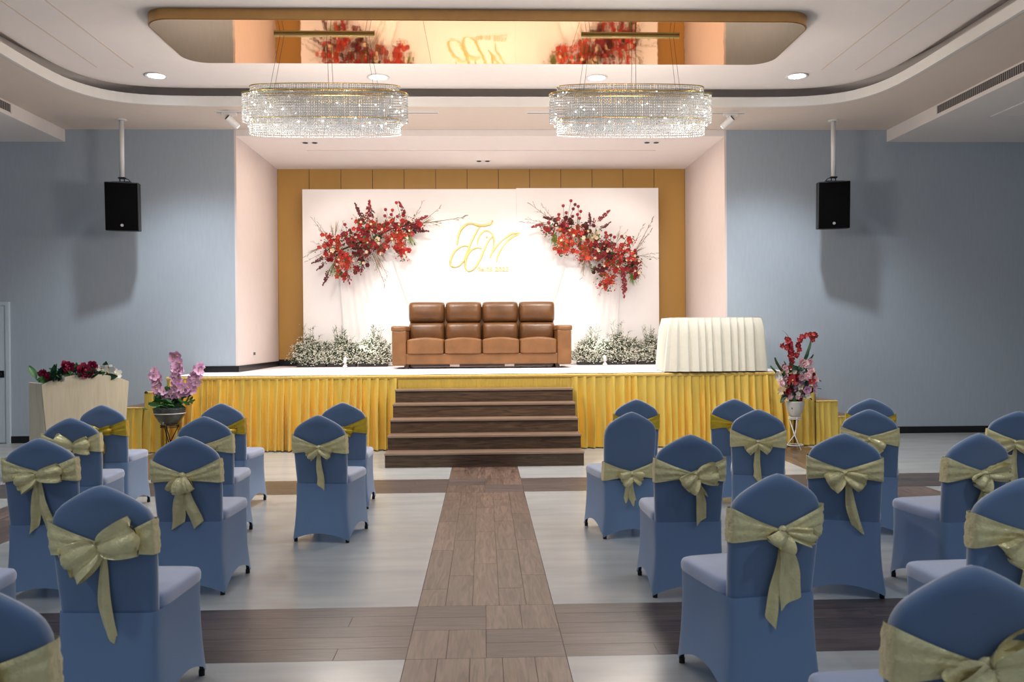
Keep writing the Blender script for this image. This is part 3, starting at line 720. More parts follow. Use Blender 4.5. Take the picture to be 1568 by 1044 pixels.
# ------------------------------------------------------------------ flower pieces
def petal(m,c,ax,up,L,Wd,cup,n=2):
    # a small cupped petal from point c along ax, up is the bloom's facing direction
    sd=ax.cross(up).normalized(); rows=[]
    for (t,wf) in ((0,.25),(.55,1),(1,.55)):
        cz=cup*(t**1.5)*L; p=c+ax*(L*t)+up*cz
        rows.append((m.V(p-sd*Wd*wf),m.V(p-up*Wd*.15),m.V(p+sd*Wd*wf)))
    for a,b in zip(rows[:-1],rows[1:]): m.F(a[0],a[1],b[1],b[0]); m.F(a[1],a[2],b[2],b[1])
def bloom(mats,kind,r=1.0,seed=0):
    rnd=random.Random(seed); m=MB(); up=Vector((0,-1,0)); O=Vector((0,0,0))
    def ax(a): return Vector((cos(a),0,sin(a)))
    if kind=='rose':
        for (n,L,w_,cup,off) in ((6,1.0,.48,.25,0),(5,.75,.40,.75,.5),(4,.45,.3,1.5,.2)):
            for i in range(n): petal(m,O,ax(2*pi*(i+off)/n+rnd.uniform(-.15,.15)),up,r*L,r*w_,cup*rnd.uniform(.8,1.2))
        m.ball((0,-.35*r,0),.24*r,6,4)
    elif kind=='open':
        for i in range(5): petal(m,O,ax(2*pi*i/5+rnd.uniform(-.1,.1)),up,r,r*.46,.35*rnd.uniform(.6,1.4))
        m.mi=1 if isinstance(mats,list) else 0; m.ball((0,-.15*r,0),.16*r,6,3); m.mi=0
    elif kind=='pom':
        m.ball((0,0,0),r*.8,9,7)
        m.v=[(x*(1+.13*sin(17*z/r+9*x/r)),y*(1+.13*sin(13*x/r)),z*(1+.13*sin(15*y/r+5))) for x,y,z in m.v]
    elif kind=='berry':      # a spike of little berries growing along +z, unit length r
        m.tube([(0,0,0),(0,0,r)],.004,4)
        for i in range(26):
            t=rnd.uniform(.12,1); a=rnd.uniform(0,2*pi); q=.028*(1.15-t); m.octa((cos(a)*q,sin(a)*q,t*r),.011,.011,.012)
    elif kind=='branch':     # a bare twig along +z with side shoots
        P=[Vector((.02*sin(3*t/5),.0,r*t/5)) for t in range(6)]
        m.tube(P,[.010,.009,.008,.007,.005,.003],4,False)
        for i in range(9):
            t=rnd.uniform(.2,.95); b=Vector((.02*sin(3*t),0,r*t)); a=rnd.uniform(0,2*pi); l=r*rnd.uniform(.12,.3)*(1.1-t*.4)
            e=b+Vector((cos(a)*.75,sin(a)*.4,.75))*l; m.tube([b,(b+e)/2+Vector((.008,0,0)),e],[.006,.005,.003],3,False)
            for q in range(2):
                x=b+(e-b)*rnd.uniform(.5,1); m.octa(x,.011,.011,.018)
    elif kind=='plume':      # dried grass plume
        for i in range(22):
            a=rnd.uniform(0,2*pi); s_=rnd.uniform(.02,.16)*r; t=rnd.uniform(.0,.5)
            m.tube([(0,0,t*r*.6),(cos(a)*s_*.4,sin(a)*s_*.3,r*(t+.25)),(cos(a)*s_,sin(a)*s_*.6,r*min(1,t+.5))],[.006,.006,.002],3,False)
    elif kind=='fern':
        for i in range(26):
            a=rnd.uniform(0,2*pi); s_=rnd.uniform(.1,.45)*r; m.tube([(0,0,0),(cos(a)*s_*.6,sin(a)*s_*.4,r*.6),(cos(a)*s_,sin(a)*s_*.6,r*rnd.uniform(.7,1))],[.007,.008,.002],3,False)
    elif kind=='leaf':       # a broad leaf along +z
        m.grid(lambda u,v:((u-.5)*2*.22*r*sin(pi*min(.98,v*.95+.03))**.8, -.06*r*(abs(u-.5)*2)**1.5-.12*r*v*v*0-.15*r*sin(v*1.5), v*r),4,7)
    elif kind=='strap':      # a narrow arching leaf
        m.grid(lambda u,v:((u-.5)*2*.05*r*sin(pi*min(.97,v*.9+.08)), -.35*r*v*v-.01*r*(abs(u-.5)*2), r*(v-.25*v*v)),2,8)
    return m.mesh(kind,mats,kind not in('octa',))
BL={}
for c in ('red','orange','crimson','burg','rosered','magenta','palepink','whitef','pink'): BL[c,'rose']=bloom(M[c],'rose',1,len(c))
for c in ('red','orange','crimson','creamf','pink','palepink','whitef','rosered'): BL[c,'open']=bloom([M[c],M['yellow']],'open',1,len(c)+3)
for c in ('crimson','red','burg'): BL[c,'pom']=bloom(M[c],'pom',1,2)
BL['burg','berry']=bloom(M['burg'],'berry',.2,3); BL['crimson','berry']=bloom(M['crimson'],'berry',.2,4)
BR=[bloom(M['dry'],'branch',1,s) for s in (1,2,3)]; PLM=bloom(M['pampas'],'plume',1,5); FRN=bloom(M['fern'],'fern',1,6)
LEAF=bloom(M['leaf'],'leaf',1); DLEAF=bloom(M['dleaf'],'leaf',1); STRAP=bloom(M['leaf'],'strap',1)
def along(o,a,b,base=1.0):
    d=b-a; o.location=a; o.rotation_euler=d.to_track_quat('Z','Y').to_euler(); s=d.length/base; o.scale=(s,s,s)

def wallflowers(x0c,name_lb,reds,poms,spikes,branches,plumes,ferns,seed,fill):
    rnd=random.Random(seed); YB=14.56
    def w_(cx,cy,d=0): return at(x0c+cx/5.22,270+cy/5.22,YB-d)
    c0=w_(*fill[0]); t=thing('flower_arrangement',name_lb,'flowers',(c0.x,YB,c0.z)); O=Vector((c0.x,YB,c0.z))
    for a,b in branches:
        o=put(rnd.choice(BR),'dried_branch',t); along(o,w_(*b,.06)-O,w_(*a,.10+rnd.uniform(0,.08))-O)
    for a,b in plumes:
        o=put(PLM,'dried_plume',t); along(o,w_(*b,.08)-O,w_(*a,.14)-O)
    for a,b in ferns:
        o=put(FRN,'fern_tuft',t); along(o,w_(*b,.12)-O,w_(*a,.2)-O)
    for a,b,c in spikes:
        o=put(BL[c,'berry'],'berry_spike',t); along(o,w_(*b,.10)-O,w_(*a,.16)-O,.2)
        o=put(BL[c,'berry'],'berry_spike',t); along(o,w_(b[0]+rnd.uniform(-12,12),b[1]+rnd.uniform(-12,12),.12)-O,w_(a[0]*.75+b[0]*.25+rnd.uniform(-22,22),a[1]*.75+b[1]*.25+rnd.uniform(-22,22),.18)-O,.2)
    for cx,cy,c in poms:
        p=w_(cx,cy,.17)-O; put(BL[c,'pom'],'pompom_bloom',t,p,scale=.036)
        q=w_(*fill[1],.1)-O; 
        nearest=min(fill,key=lambda f:(f[0]-cx)**2+(f[1]-cy)**2); q=w_(*nearest,.08)-O
        MB().tube([q,(q+p)/2+Vector((.01,0,.01)),p],.003,4,False).build('flower_stem',M['dleaf'],t)
    for cx,cy,c in reds:
        for k in range(4):
            jx,jy=(0,0) if k==0 else (rnd.gauss(0,26),rnd.gauss(0,24))
            kd='rose' if (rnd.random()<.55 and c!='creamf') else 'open'
            if c=='burg': kd='rose'
            p=w_(cx+jx,cy+jy,rnd.uniform(.13,.25) if k==0 else rnd.uniform(.05,.20))-O
            put(BL[c,kd],'blossom',t,p,(rnd.uniform(-.6,.6),rnd.uniform(0,6.28),rnd.uniform(-.6,.6)),scale=rnd.uniform(.032,.050))
    for k in range(34):
        f=rnd.choice(reds); p=w_(f[0]+rnd.uniform(-30,30),f[1]+rnd.uniform(-30,30),rnd.uniform(.2,.27))-O
        put(BL['creamf','open'],'cream_floret',t,p,(rnd.uniform(-.5,.5),rnd.uniform(0,6),rnd.uniform(-.5,.5)),scale=rnd.uniform(.016,.028))
    for k in range(34):
        f=rnd.choice(fill); p=w_(f[0]+rnd.uniform(-60,60),f[1]+rnd.uniform(-45,45),.08)-O
        put(DLEAF,'leaf',t,p,(rnd.uniform(-1.2,1.2),rnd.uniform(0,6.28),rnd.uniform(-1,1)),scale=rnd.uniform(.09,.15))
    for c,nm in ((R_,'scarlet_filler'),(C_,'crimson_filler'),(O_,'vermilion_filler'),('leaf','leaf_filler')):
        m=MB(); L_=[q for q in reds if q[2]==c] or reds
        for k in range(560):
            f=rnd.choice(L_ if c!='leaf' else reds); p=w_(f[0]+rnd.gauss(0,26),f[1]+rnd.gauss(0,24),rnd.uniform(.03,.24))-O
            r=rnd.uniform(.009,.020); a=Vector((rnd.uniform(-1,1),rnd.uniform(-1,1),rnd.uniform(-1,1))).normalized(); b_=a.cross(Vector((0,1,.3))).normalized()
            if c=='leaf': a=a*1.9
            m.F(m.V(p-a*r),m.V(p+b_*r*.7),m.V(p+a*r),m.V(p-b_*r*.7))
        m.build(nm,M[c],t,stuff=True)
    m=MB(); P=[w_(*f,-.03)-O for f in fill]; m.tube(P,.015,6); m.build('flower_foam',M['dleaf'],t)
R_='red';C_='crimson';O_='orange';B_='burg'
wallflowers(440,'red flower arrangement on the left of the white backdrop',
 [(340,480,R_),(350,520,R_),(405,495,R_),(300,560,R_),(310,620,R_),(400,560,O_),(420,620,O_),(470,630,R_),(400,680,R_),(440,700,O_),(500,660,R_),(480,715,O_),(410,760,O_),(460,785,R_),(360,590,'creamf'),
  (470,500,C_),(520,500,C_),(470,460,C_),(600,430,C_),(640,470,C_),(510,550,C_),(540,510,C_),(650,540,C_),(570,480,R_),(620,520,R_),(560,560,B_),(600,560,C_),(540,620,B_),(590,640,C_),(640,590,C_),(600,680,B_),(570,750,C_),(700,540,R_),(730,575,C_),(750,595,R_),(780,555,C_),(720,500,'creamf'),(600,350,C_),(580,390,R_),
  (680,370,O_),(650,410,R_),(740,410,R_),(780,440,R_),(830,360,R_),(860,470,O_),(830,500,O_),(900,440,R_),(880,385,C_),(920,355,R_),(940,470,O_),(890,505,O_),(900,560,O_),(945,585,R_),(880,560,R_),(970,420,C_),(1000,400,B_),(1060,390,R_),(1000,375,C_),(910,630,R_),(350,640,C_),(680,430,C_),(800,400,R_)],
 [(460,385,C_),(785,265,C_),(780,315,C_),(840,270,R_),(830,305,C_),(872,210,R_),(905,235,C_),(880,320,C_),(500,430,B_),(935,290,B_)],
 [((540,215),(610,350),B_),((655,185),(640,360),C_),((690,330),(650,250),B_),((890,195),(940,310),C_),((1125,310),(1010,370),C_),((1130,440),(980,420),B_),((195,695),(310,640),B_),((235,750),(310,680),B_),((285,870),(340,740),B_),((500,865),(470,780),R_ if 0 else C_),((450,850),(450,770),C_),((590,770),(600,690),B_)],
 [((190,325),(310,490)),((1090,190),(1010,340)),((1420,325),(1050,380)),((1225,245),(1060,380)),((1210,390),(1030,390)),((130,645),(300,550)),((190,520),(310,570)),((150,680),(300,600)),((780,875),(680,620)),((800,800),(700,600)),((720,760),(660,620)),((245,370),(330,490)),((650,740),(640,620)),((450,350),(420,480)),((530,310),(600,420))],
 [((400,340),(380,480)),((340,370),(370,480)),((710,310),(710,430)),((1190,330),(1040,390)),((760,760),(690,610)),((790,690),(720,570)),((960,290),(920,400)),((570,350),(560,450)),((150,620),(290,560))],
 [((1015,560),(960,450)),((1010,490),(960,440)),((350,800),(370,690)),((400,810),(400,700))],
 3,[(340,600),(400,600),(500,560),(600,520),(720,480),(830,420),(920,400),(1000,390)])
wallflowers(760,'red flower arrangement on the right of the white backdrop',
 [(510,425,O_),(480,385,B_),(540,370,C_),(590,350,B_),(560,390,C_),(420,435,C_),(400,430,R_),(530,480,O_),(510,530,O_),(560,520,O_),(500,580,O_),(600,460,O_),(640,440,O_),(660,500,O_),(610,540,O_),(680,450,R_),(720,400,B_),(750,440,B_),(690,560,O_),(730,590,O_),(760,540,R_),(700,610,O_),(550,600,R_),(560,565,O_),
  (800,540,C_),(840,570,C_),(880,525,C_),(920,560,C_),(860,620,C_),(900,640,B_),(960,590,R_),(1000,560,R_),(1040,600,R_),(1080,620,R_),(1000,640,R_),(1060,680,R_),(1100,660,R_),(820,640,C_),(790,600,C_),(880,690,O_),(930,680,O_),(980,700,R_),(960,740,R_),(1010,740,R_),(1080,740,C_),(1130,690,C_),(850,750,B_),(880,790,O_),(900,820,O_),(860,840,R_),(930,850,R_),(870,875,R_),(790,740,B_),(770,480,'creamf'),(800,490,'creamf'),(700,490,'creamf'),(1070,520,R_),(730,650,O_),(1120,780,C_),(680,640,R_)],
 [(597,195,C_),(535,235,C_),(630,225,B_),(655,240,C_),(560,290,C_),(500,305,C_),(615,260,B_),(675,280,C_),(650,305,C_),(665,335,C_),(1003,480,C_),(875,450,C_),(945,485,C_),(915,470,B_),(1110,590,C_),(610,320,B_)],
 [((375,330),(470,350),B_),((275,405),(400,385),C_),((745,290),(745,400),B_),((780,330),(770,410),C_),((910,265),(810,360),C_),((915,365),(820,430),B_),((770,735),(850,760),B_),((1022,975),(1015,860),C_),((1028,930),(1018,800),C_),((1020,880),(1010,750),C_),((1015,830),(1005,730),R_ if 0 else C_),((865,885),(870,830),C_)],
 [((255,210),(480,380)),((360,220),(460,360)),((205,365),(450,390)),((230,340),(430,380)),((1250,345),(1110,600)),((1240,430),(1110,600)),((1310,655),(1110,630)),((1290,610),(1110,640)),((1205,725),(1110,650)),((1000,395),(950,500)),((1050,430),(960,520)),((1180,380),(1090,560)),((820,950),(870,820)),((680,820),(720,660)),((1190,810),(1090,700))],
 [((680,800),(710,650)),((650,730),(700,640)),((760,790),(740,660)),((1150,830),(1090,700)),((1200,560),(1080,620)),((1160,740),(1080,680)),((800,380),(790,470)),((440,320),(500,400)),((380,410),(480,400)),((990,430),(960,520))],
 [((440,540),(480,440)),((470,570),(480,460)),((1110,880),(1080,770)),((1080,860),(1080,760)),((840,490),(800,510))],
 8,[(500,440),(540,430),(640,460),(720,500),(820,570),(900,600),(1000,640),(1060,680)])

# ------------------------------------------------------------------ ivory table
tb_=thing('draped_table','table under a pleated ivory cloth on the right of the stage','table',(3.12,11.62,STZ))
MB().box(-.58,.58,-.32,.32,.70,.722).build('tabletop',M['lectern'],tb_)
for x in (-.53,.53):
    for y in (-.27,.27): MB().box(x-.02,x+.02,y-.02,y+.02,0,.70).build('leg',M['legsteel'],tb_)
tc_=MB(); rnd=random.Random(5)
def clothfn(u,v):
    Lp=[(-.60,-.34),(.60,-.34),(.60,.34),(-.60,.34)]
    s=u*4; k=int(s)%4; f=s-int(s); a=Vector(Lp[k]); b=Vector(Lp[(k+1)%4]); p=a+(b-a)*f; nrm=Vector(((b-a).y,-(b-a).x)).normalized()
    cf=abs(f-.5)*2
    cd=(p.normalized())
    nn=(nrm*(1-cf**6)+cd*cf**6).normalized()
    q_=(f*(11 if k%2==0 else 6)+.15*sin(f*17))%1.0; fold=q_**.8*(1-max(0,(q_-.86)/.14)**2)
    off=.012+.060*fold*min(1,v*5)*(.6+.4*v)+.050*v*(1+.35*sin(u*21))
    if v>.0: z=.728-v*.72
    else: z=.728
    return (p.x+nn.x*off*(1 if v>0 else .2), p.y+nn.y*off*(1 if v>0 else .2), z)
tc_.grid(clothfn,520,12,cu=True)
tc_.box(-.605,.605,-.345,.345,.7235,.7285)
co=tc_.build('tablecloth',M['cream'],None,(3.12,11.62,STZ),smooth=False); tag(co,'pleated ivory cloth draped over the table on the right of the stage','tablecloth')
for p_ in co.data.polygons: p_.use_smooth=True

# ------------------------------------------------------------------ lectern with flowers
LR=RD(43); LP=Vector((-4.40,9.55,0))
lc=thing('lectern','pale maple lectern with an arched front panel beside the left side steps','lectern',LP,LR)
m=MB(); n_=16; hw=.44; D=.035
hw=.45; ol=[(-hw+.08,0.0)]+[(hw-.08,0.0)]+[(hw*1.0,.99)]+[(hw*(1-2*i/n_),1.01+.095*(1-abs(1-2*i/n_)**2.2)) for i in range(n_+1)]
b0=len(m.v)
for (x,z) in ol: m.V((x,0,z))
for (x,z) in ol: m.V((x,D,z))
N=len(ol)
for i in range(N): m.F(i,(i+1)%N,N+(i+1)%N,N+i)
m.F(*range(N)); m.F(*range(2*N-1,N-1,-1)); m.build('front_panel',M['lectern'],lc,bevel=.004)
for s in (-1,1): MB().box(s*.42-.012,s*.42+.012,D,.54,0,1.02).build('side_panel',M['lectern'],lc,bevel=.003)
MB().box(-.41,.41,D,.48,.95,.975).build('top_shelf',M['lectern'],lc)
MB().box(-.41,.41,D,.48,.45,.47).build('shelf',M['lectern'],lc)
MB().box(-.41,.41,D,.48,.05,.07).build('bottom_shelf',M['lectern'],lc)
lf=thing('table_flowers','low spray of magenta and white flowers lying on top of the lectern','flowers',LP+Vector((-.07,-.07,.978)),LR)
rnd=random.Random(12)
MB().box(-.30,.30,.05,.17,0,.07).build('flower_foam',M['dleaf'],lf)
for (x,z,c,kd,s_) in ((-.33,.13,'magenta','rose',.05),(-.30,.10,'magenta','rose',.04),(-.08,.19,'magenta','rose',.075),(-.13,.21,'magenta','rose',.06),(.07,.15,'magenta','rose',.09),(.12,.13,'magenta','rose',.07),(.16,.20,'magenta','rose',.06),(-.04,.13,'whitef','rose',.06),(-.17,.08,'whitef','rose',.055),(-.02,.09,'whitef','rose',.05),(.27,.15,'whitef','open',.07),(.33,.13,'whitef','open',.085),(.30,.10,'whitef','rose',.05),(.43,.10,'whitef','open',.06),(.36,.16,'whitef','open',.05),(.22,.17,'whitef','rose',.04)):
    put(BL[c,kd],'blossom',lf,(x,.03+rnd.uniform(-.02,.03),z+.02),(rnd.uniform(-.7,0),rnd.uniform(0,6),rnd.uniform(-.4,.4)),scale=s_)
for k in range(70):
    x=rnd.uniform(-.40,.36); put(rnd.choice((LEAF,DLEAF)),'leaf',lf,(x,.06,.09),(rnd.uniform(-.9,1.2),rnd.uniform(-1.2,1.2)+x*1.4,rnd.uniform(-1.5,1.5)),scale=rnd.uniform(.11,.19))
for k in range(3): put(STRAP,'long_leaf',lf,(-.28,.08,.06),(rnd.uniform(.2,.6),-1.45+.1*k,0),scale=.24)

# ------------------------------------------------------------------ flower stands
def stand(t,h,r,mat):
    for z,rr in ((h,r),(h-.02,r),(.06,r*1.35)): MB().tube([(rr*cos(2*pi*i/24),rr*sin(2*pi*i/24),z) for i in range(25)],.006,5,False).build('stand_ring',mat,t,smooth=True)
    for k in range(3):
        a=2*pi*k/3+.5
        MB().tube([(r*cos(a),r*sin(a),h),(r*.12*cos(a+1.2),r*.12*sin(a+1.2),h*.45),(r*1.7*cos(a+2.4),r*1.7*sin(a+2.4),.006)],.007,6).build('leg',mat,t,smooth=True)
fs=thing('flower_stand','white wire plant stand in front of the right end of the stage','plant stand',(4.02,10.87,0)); stand(fs,.42,.075,M['whitemetal'])
pt=thing('flower_pot','white ceramic pot of pink and red flowers on a white wire stand','potted flowers',(4.02,10.87,.425))
MB().lathe([(.001,0),(.055,0),(.075,.03),(.108,.11),(.120,.19),(.124,.205),(.116,.20),(.105,.18),(.001,.17)],24).build('pot',M['pot'],pt,smooth=True)
rnd=random.Random(21)
for k in range(90):
    a=rnd.uniform(0,6.28); put(rnd.choice((LEAF,DLEAF,DLEAF)),'leaf',pt,(rnd.uniform(-.17,.17),rnd.uniform(-.12,.1),.25+rnd.uniform(0,.36)),(rnd.uniform(-.9,.9),rnd.uniform(-1.1,1.1),a),scale=rnd.uniform(.08,.15))
def w2(px,py,d=0): return at(px,py,10.87-d)-Vector((4.02,10.87,.425))
for (x,y,c,kd,s_) in ((1228,577,'palepink','rose',.055),(1237,576,'palepink','rose',.055),(1242,567,'palepink','rose',.05),(1225,571,'whitef','rose',.055),(1232,557,'palepink','rose',.06),(1201,580,'palepink','rose',.06),(1196,587,'palepink','rose',.05),(1214,582,'rosered','open',.075),(1220,578,'rosered','rose',.06),(1214,594,'pink','rose',.055),(1230,584,'pink','rose',.05),(1236,597,'pink','rose',.055),(1247,590,'pink','open',.06),(1243,583,'rosered','open',.05),(1206,599,'rosered','rose',.05),(1199,598,'creamf','open',.06),(1209,606,'palepink','rose',.05),(1190,574,'whitef','open',.055),(1194,579,'whitef','open',.045),(1202,563,'palepink','rose',.04),(1227,555,'palepink','rose',.06),(1240,554,'palepink','rose',.05),(1247,598,'palepink','open',.045),(1225,592,'whitef','open',.04),(1250,580,'palepink','open',.045)):
    put(BL[c,kd],'blossom',pt,w2(x,y,rnd.uniform(.10,.2)),(rnd.uniform(-.6,.3),rnd.uniform(0,6),rnd.uniform(-.6,.6)),scale=s_)
for k in range(90):
    x=max(1198,min(1246,rnd.gauss(1222,14))); y=max(562,min(610,rnd.gauss(587,13)))
    put(BL[rnd.choice((('palepink','rose'),('palepink','open'),('pink','rose'),('whitef','open'),('rosered','rose'),('magenta','rose'),('creamf','open')))],'small_blossom',pt,w2(x,y,rnd.uniform(.02,.13)),(rnd.uniform(-.6,.3),rnd.uniform(0,6),rnd.uniform(-.6,.6)),scale=rnd.uniform(.026,.042))
def spray(parent,conv,pts,c,kd,s_,n,seed,jit=3.5,d=.05):
    rr=random.Random(seed); seg=len(pts)-1
    P=[conv(*q,d) for q in pts]; MB().tube(P,.004,4,False).build('flower_stem',M['dleaf'],parent)
    for k in range(n):
        t=(k+.3)/n*seg; i=min(int(t),seg-1); f=t-i
        x=pts[i][0]*(1-f)+pts[i+1][0]*f+rr.uniform(-jit,jit); y=pts[i][1]*(1-f)+pts[i+1][1]*f+rr.uniform(-jit,jit)
        put(BL[c,kd],'blossom',parent,conv(x,y,d+rr.uniform(-.02,.08)),(rr.uniform(-.9,.5),rr.uniform(0,6),rr.uniform(-.8,.8)),scale=s_*rr.uniform(.8,1.15))
spray(pt,w2,[(1212,560),(1212,540),(1210,528),(1206,518)],'rosered','open',.034,26,1)
spray(pt,w2,[(1207,530),(1198,530)],'rosered','open',.035,5,2)
spray(pt,w2,[(1216,550),(1222,534),(1225,520),(1238,514),(1252,510)],'rosered','open',.032,30,3,3)
spray(pt,w2,[(1245,513),(1244,521)],'rosered','open',.03,4,4,2)
for (a,b,me) in (((1203,498),(1209,520),STRAP),((1190,565),(1206,585),LEAF),((1184,556),(1206,580),LEAF),((1192,545),(1204,575),DLEAF),((1236,520),(1230,550),DLEAF),((1242,540),(1228,560),DLEAF),((1234,535),(1226,560),DLEAF),((1259,580),(1240,572),DLEAF),((1258,592),(1240,590),LEAF),((1189,600),(1204,590),LEAF),((1219,632),(1216,600),LEAF),((1224,628),(1220,600),LEAF),((1212,625),(1214,600),LEAF),((1193,614),(1204,598),DLEAF),((1246,610),(1234,595),DLEAF)):
    o=put(me,'leaf',pt); along(o,w2(*b,.05),w2(*a,.12 if a[1]>600 else .05))

fs2=thing('flower_stand','dark wire plant stand in front of the left end of the stage','plant stand',(-3.98,10.87,0)); stand(fs2,.40,.11,M['legsteel'])
ob=thing('flower_bowl','grey glass bowl of pink orchids in front of the left end of the stage','potted flowers',(-3.98,10.87,.405))
MB().lathe([(.001,0),(.08,0),(.13,.04),(.185,.13),(.20,.20),(.205,.215),(.195,.21),(.17,.18),(.001,.17)],24).build('bowl',M['glass'],ob,smooth=True)
MB().lathe([(.196,.145),(.200,.150),(.196,.155)],24).build('bowl_band',M['whitemetal'],ob,smooth=True)
def w3(px,py,d=0): return at(px,py,10.87-d)-Vector((-3.98,10.87,.405))
spray(ob,w3,[(272,602),(270,588),(272,570),(272,556),(266,545)],'pink','open',.060,34,5,5)
spray(ob,w3,[(258,606),(246,598),(240,585),(238,572),(232,571)],'pink','open',.058,28,6,5)
spray(ob,w3,[(284,602),(292,594),(298,580),(304,568),(308,564)],'pink','open',.058,28,7,5)
spray(ob,w3,[(268,598),(275,590),(280,600)],'pink','open',.055,10,8,6,.12)
rnd=random.Random(31)
for k in range(90):
    put(rnd.choice((LEAF,LEAF,DLEAF)),'leaf',ob,(rnd.gauss(0,.13),rnd.uniform(-.18,.12),.20+rnd.uniform(0,.24)),(rnd.uniform(-1.3,1.3),rnd.uniform(-1.7,1.7),rnd.uniform(0,6)),scale=rnd.uniform(.08,.15))
for k in range(16):
    put(STRAP,'long_leaf',ob,(rnd.uniform(-.05,.05),-.12,.22),(rnd.uniform(.3,1.0),rnd.uniform(-1.2,1.2),rnd.uniform(-.9,.9)),scale=rnd.uniform(.20,.30))

# ------------------------------------------------------------------ chairs
def ztop(x):
    T=[(0,.934),(.015,.932),(.05,.918),(.09,.898),(.13,.875),(.16,.854),(.18,.832),(.194,.802),(.2015,.76)]
    x=abs(x)
    for (a,za),(b,zb) in zip(T[:-1],T[1:]):
        if x<=b: return za+(zb-za)*(x-a)/(b-a)
    return T[-1][1]
def yb(z): return -.245-.065*max(0,(z-.42))/.51
def back_mesh():
    m=MB(); W_=.202; z0=.40
    def side(sgn):
        def fn(u,v):
            uu=2*u-1; uu=math.copysign(1-(1-abs(uu))**1.9,uu)
            x=W_*uu; z=z0+(ztop(x)-z0)*(1-(1-v)**2.0)
            ev=max(0,1-((z-z0)/(ztop(x)-z0))**34)
            th=.030*sqrt(max(0,1-abs(uu)**22))*sqrt(ev)
            ww=1-.055*max(0,min(1,(.72-z)/.28))**1.3; pad=.007*math.exp(-(x/.07)**2-((z-.885)/.025)**2) if sgn<0 else 0
            return (x*ww, yb(z)+sgn*th-pad+ .010*(1-uu*uu)*(-1 if sgn<0 else -1)*.5, z)
        return fn
    m.grid(side(-1),30,24); m.grid(side(1),30,24)
    return m.mesh('back_cover',M['cover'])
def rrs(t,w,y0,y1,r=.035):       # point on rounded rectangle by t in 0..1 starting rear left corner, with side id and position along side
    s=t*4; k=int(s)%4; f=s-int(s)
    C=[(-w,y0),(w,y0),(w,y1),(-w,y1)]
    a=Vector(C[k]); b=Vector(C[(k+1)%4]); p=a+(b-a)*f
    cf=(abs(f-.5)*2)**8; p=p-p.__class__((math.copysign(1,p.x),math.copysign(1,p.y-(y0+y1)/2)))*(r*.35*cf)
    return p,k,f
def skirt_mesh():
    m=MB()
    def fn(u,v):
        # v 0 at the hem, 1 at the seat line
        k=int(u*4)%4; f=u*4-int(u*4)
        arch=(sin(pi*f))**.85*(.052 if k==0 else .085)
        z=.016+arch*(1-v)+(.43-.016)*v
        q=z/.43
        w_=.226*(1-q)+.199*q-.010*sin(pi*q); y0=-.305*(1-q)+-.288*q; y1=.200
        pinch=.012*sin(pi*min(1,v))*(sin(pi*f))
        p,_,_=rrs(u,w_-(pinch if k in (1,3) else 0),y0+(pinch*.5 if k==0 else 0),y1)
        return (p.x,p.y,z)
    m.grid(fn,64,10,cu=True)
    return m.mesh('skirt',M['skirtcover_lit'])
def seat_mesh():
    m=MB()
    L=[(.415,.985),(.425,.99),(.436,1.012),(.455,1.015),(.470,1.0),(.481,.965),(.487,.90),(.490,.7),(.491,.3),(.491,.01)]
    def fn(u,v):
        z,s_=L[min(int(round(v*9)),9)]
        p,_,_=rrs(u,.200,-.24,.200); c=Vector((0,-.02)); p=c+(p-c)*s_
        return (p.x,p.y,z)
    m.grid(fn,56,9,cu=True)
    return m.mesh('seat_cover',M['seatcover_lit'])
BACK,SKIRT,SEAT=back_mesh(),skirt_mesh(),seat_mesh()
LEGS=[MB().tube([(x*1.0,y*1.0,0),(x,y,.026),(x*1.0,y,.027),(x*.84,y*.84,.41)],[.014,.014,.010,.010],8).mesh('leg',M['legsteel'],False) for x,y in ((-.197,-.274),(.197,-.274),(-.194,.178),(.194,.178))]
def band_mesh(dz,mat,seed):
    rnd=random.Random(seed); p1,p2=rnd.uniform(0,6),rnd.uniform(0,6); dk=rnd.uniform(-.012,.012)
    def fn(u,v):
        t=2*pi*u; c,s_=cos(t),sin(t)
        x=.2045*math.copysign(abs(c)**.35,c)
        k=abs(x)/.2045; rear=s_<0
        zt=(.722+.082*k**1.15 if rear else .80)+dk*(1-k); zb_=(.684-.022*k**1.3 if rear else .66)+dk*(1-k)
        z=zt+(zb_-zt)*v+dz
        th=.0355*math.copysign(abs(s_)**.35,s_)
        fold=.007*abs(sin(v*8.5+p1+x*7))+.004*abs(sin(v*17+p2-x*11))
        puff_=.006*sin(pi*v)
        if z>.80 and False: pass
        return (x*(1+ (fold+puff_)*.5), yb(z)-.004+th+math.copysign(fold+puff_,th), z)
    return MB().grid(fn,64,12,cu=True).mesh('sash',mat)
def loop_mesh(L,Wd,D,ang,mat,seed):
    rnd=random.Random(seed); p1=rnd.uniform(0,6)
    dx,dz=cos(ang),sin(ang)
    def fn(u,v):
        s=u; t=2*v-1
        r=L*(1-cos(2*pi*s))/2; o=D*sin(2*pi*s)*(.35+.65*sin(pi*s))
        sp=sin(pi*s)
        w_=Wd*(.16+.84*sp**.8)
        o2=o+.014*sin(t*5+p1)*(.3+sp)*(1 if s<.5 else -1)+.007*sin(t*11+p1*2+s*6)
        bul=(1-.12*t*t)
        x=dx*r*bul-dz*w_*t*.5; z=dz*r*bul+dx*w_*t*.5-.22*abs(dx)*r*r/L*0
        return (x,-.030-o2-D*.6,z)
    return MB().grid(fn,26,8).mesh('bow_loop',mat)
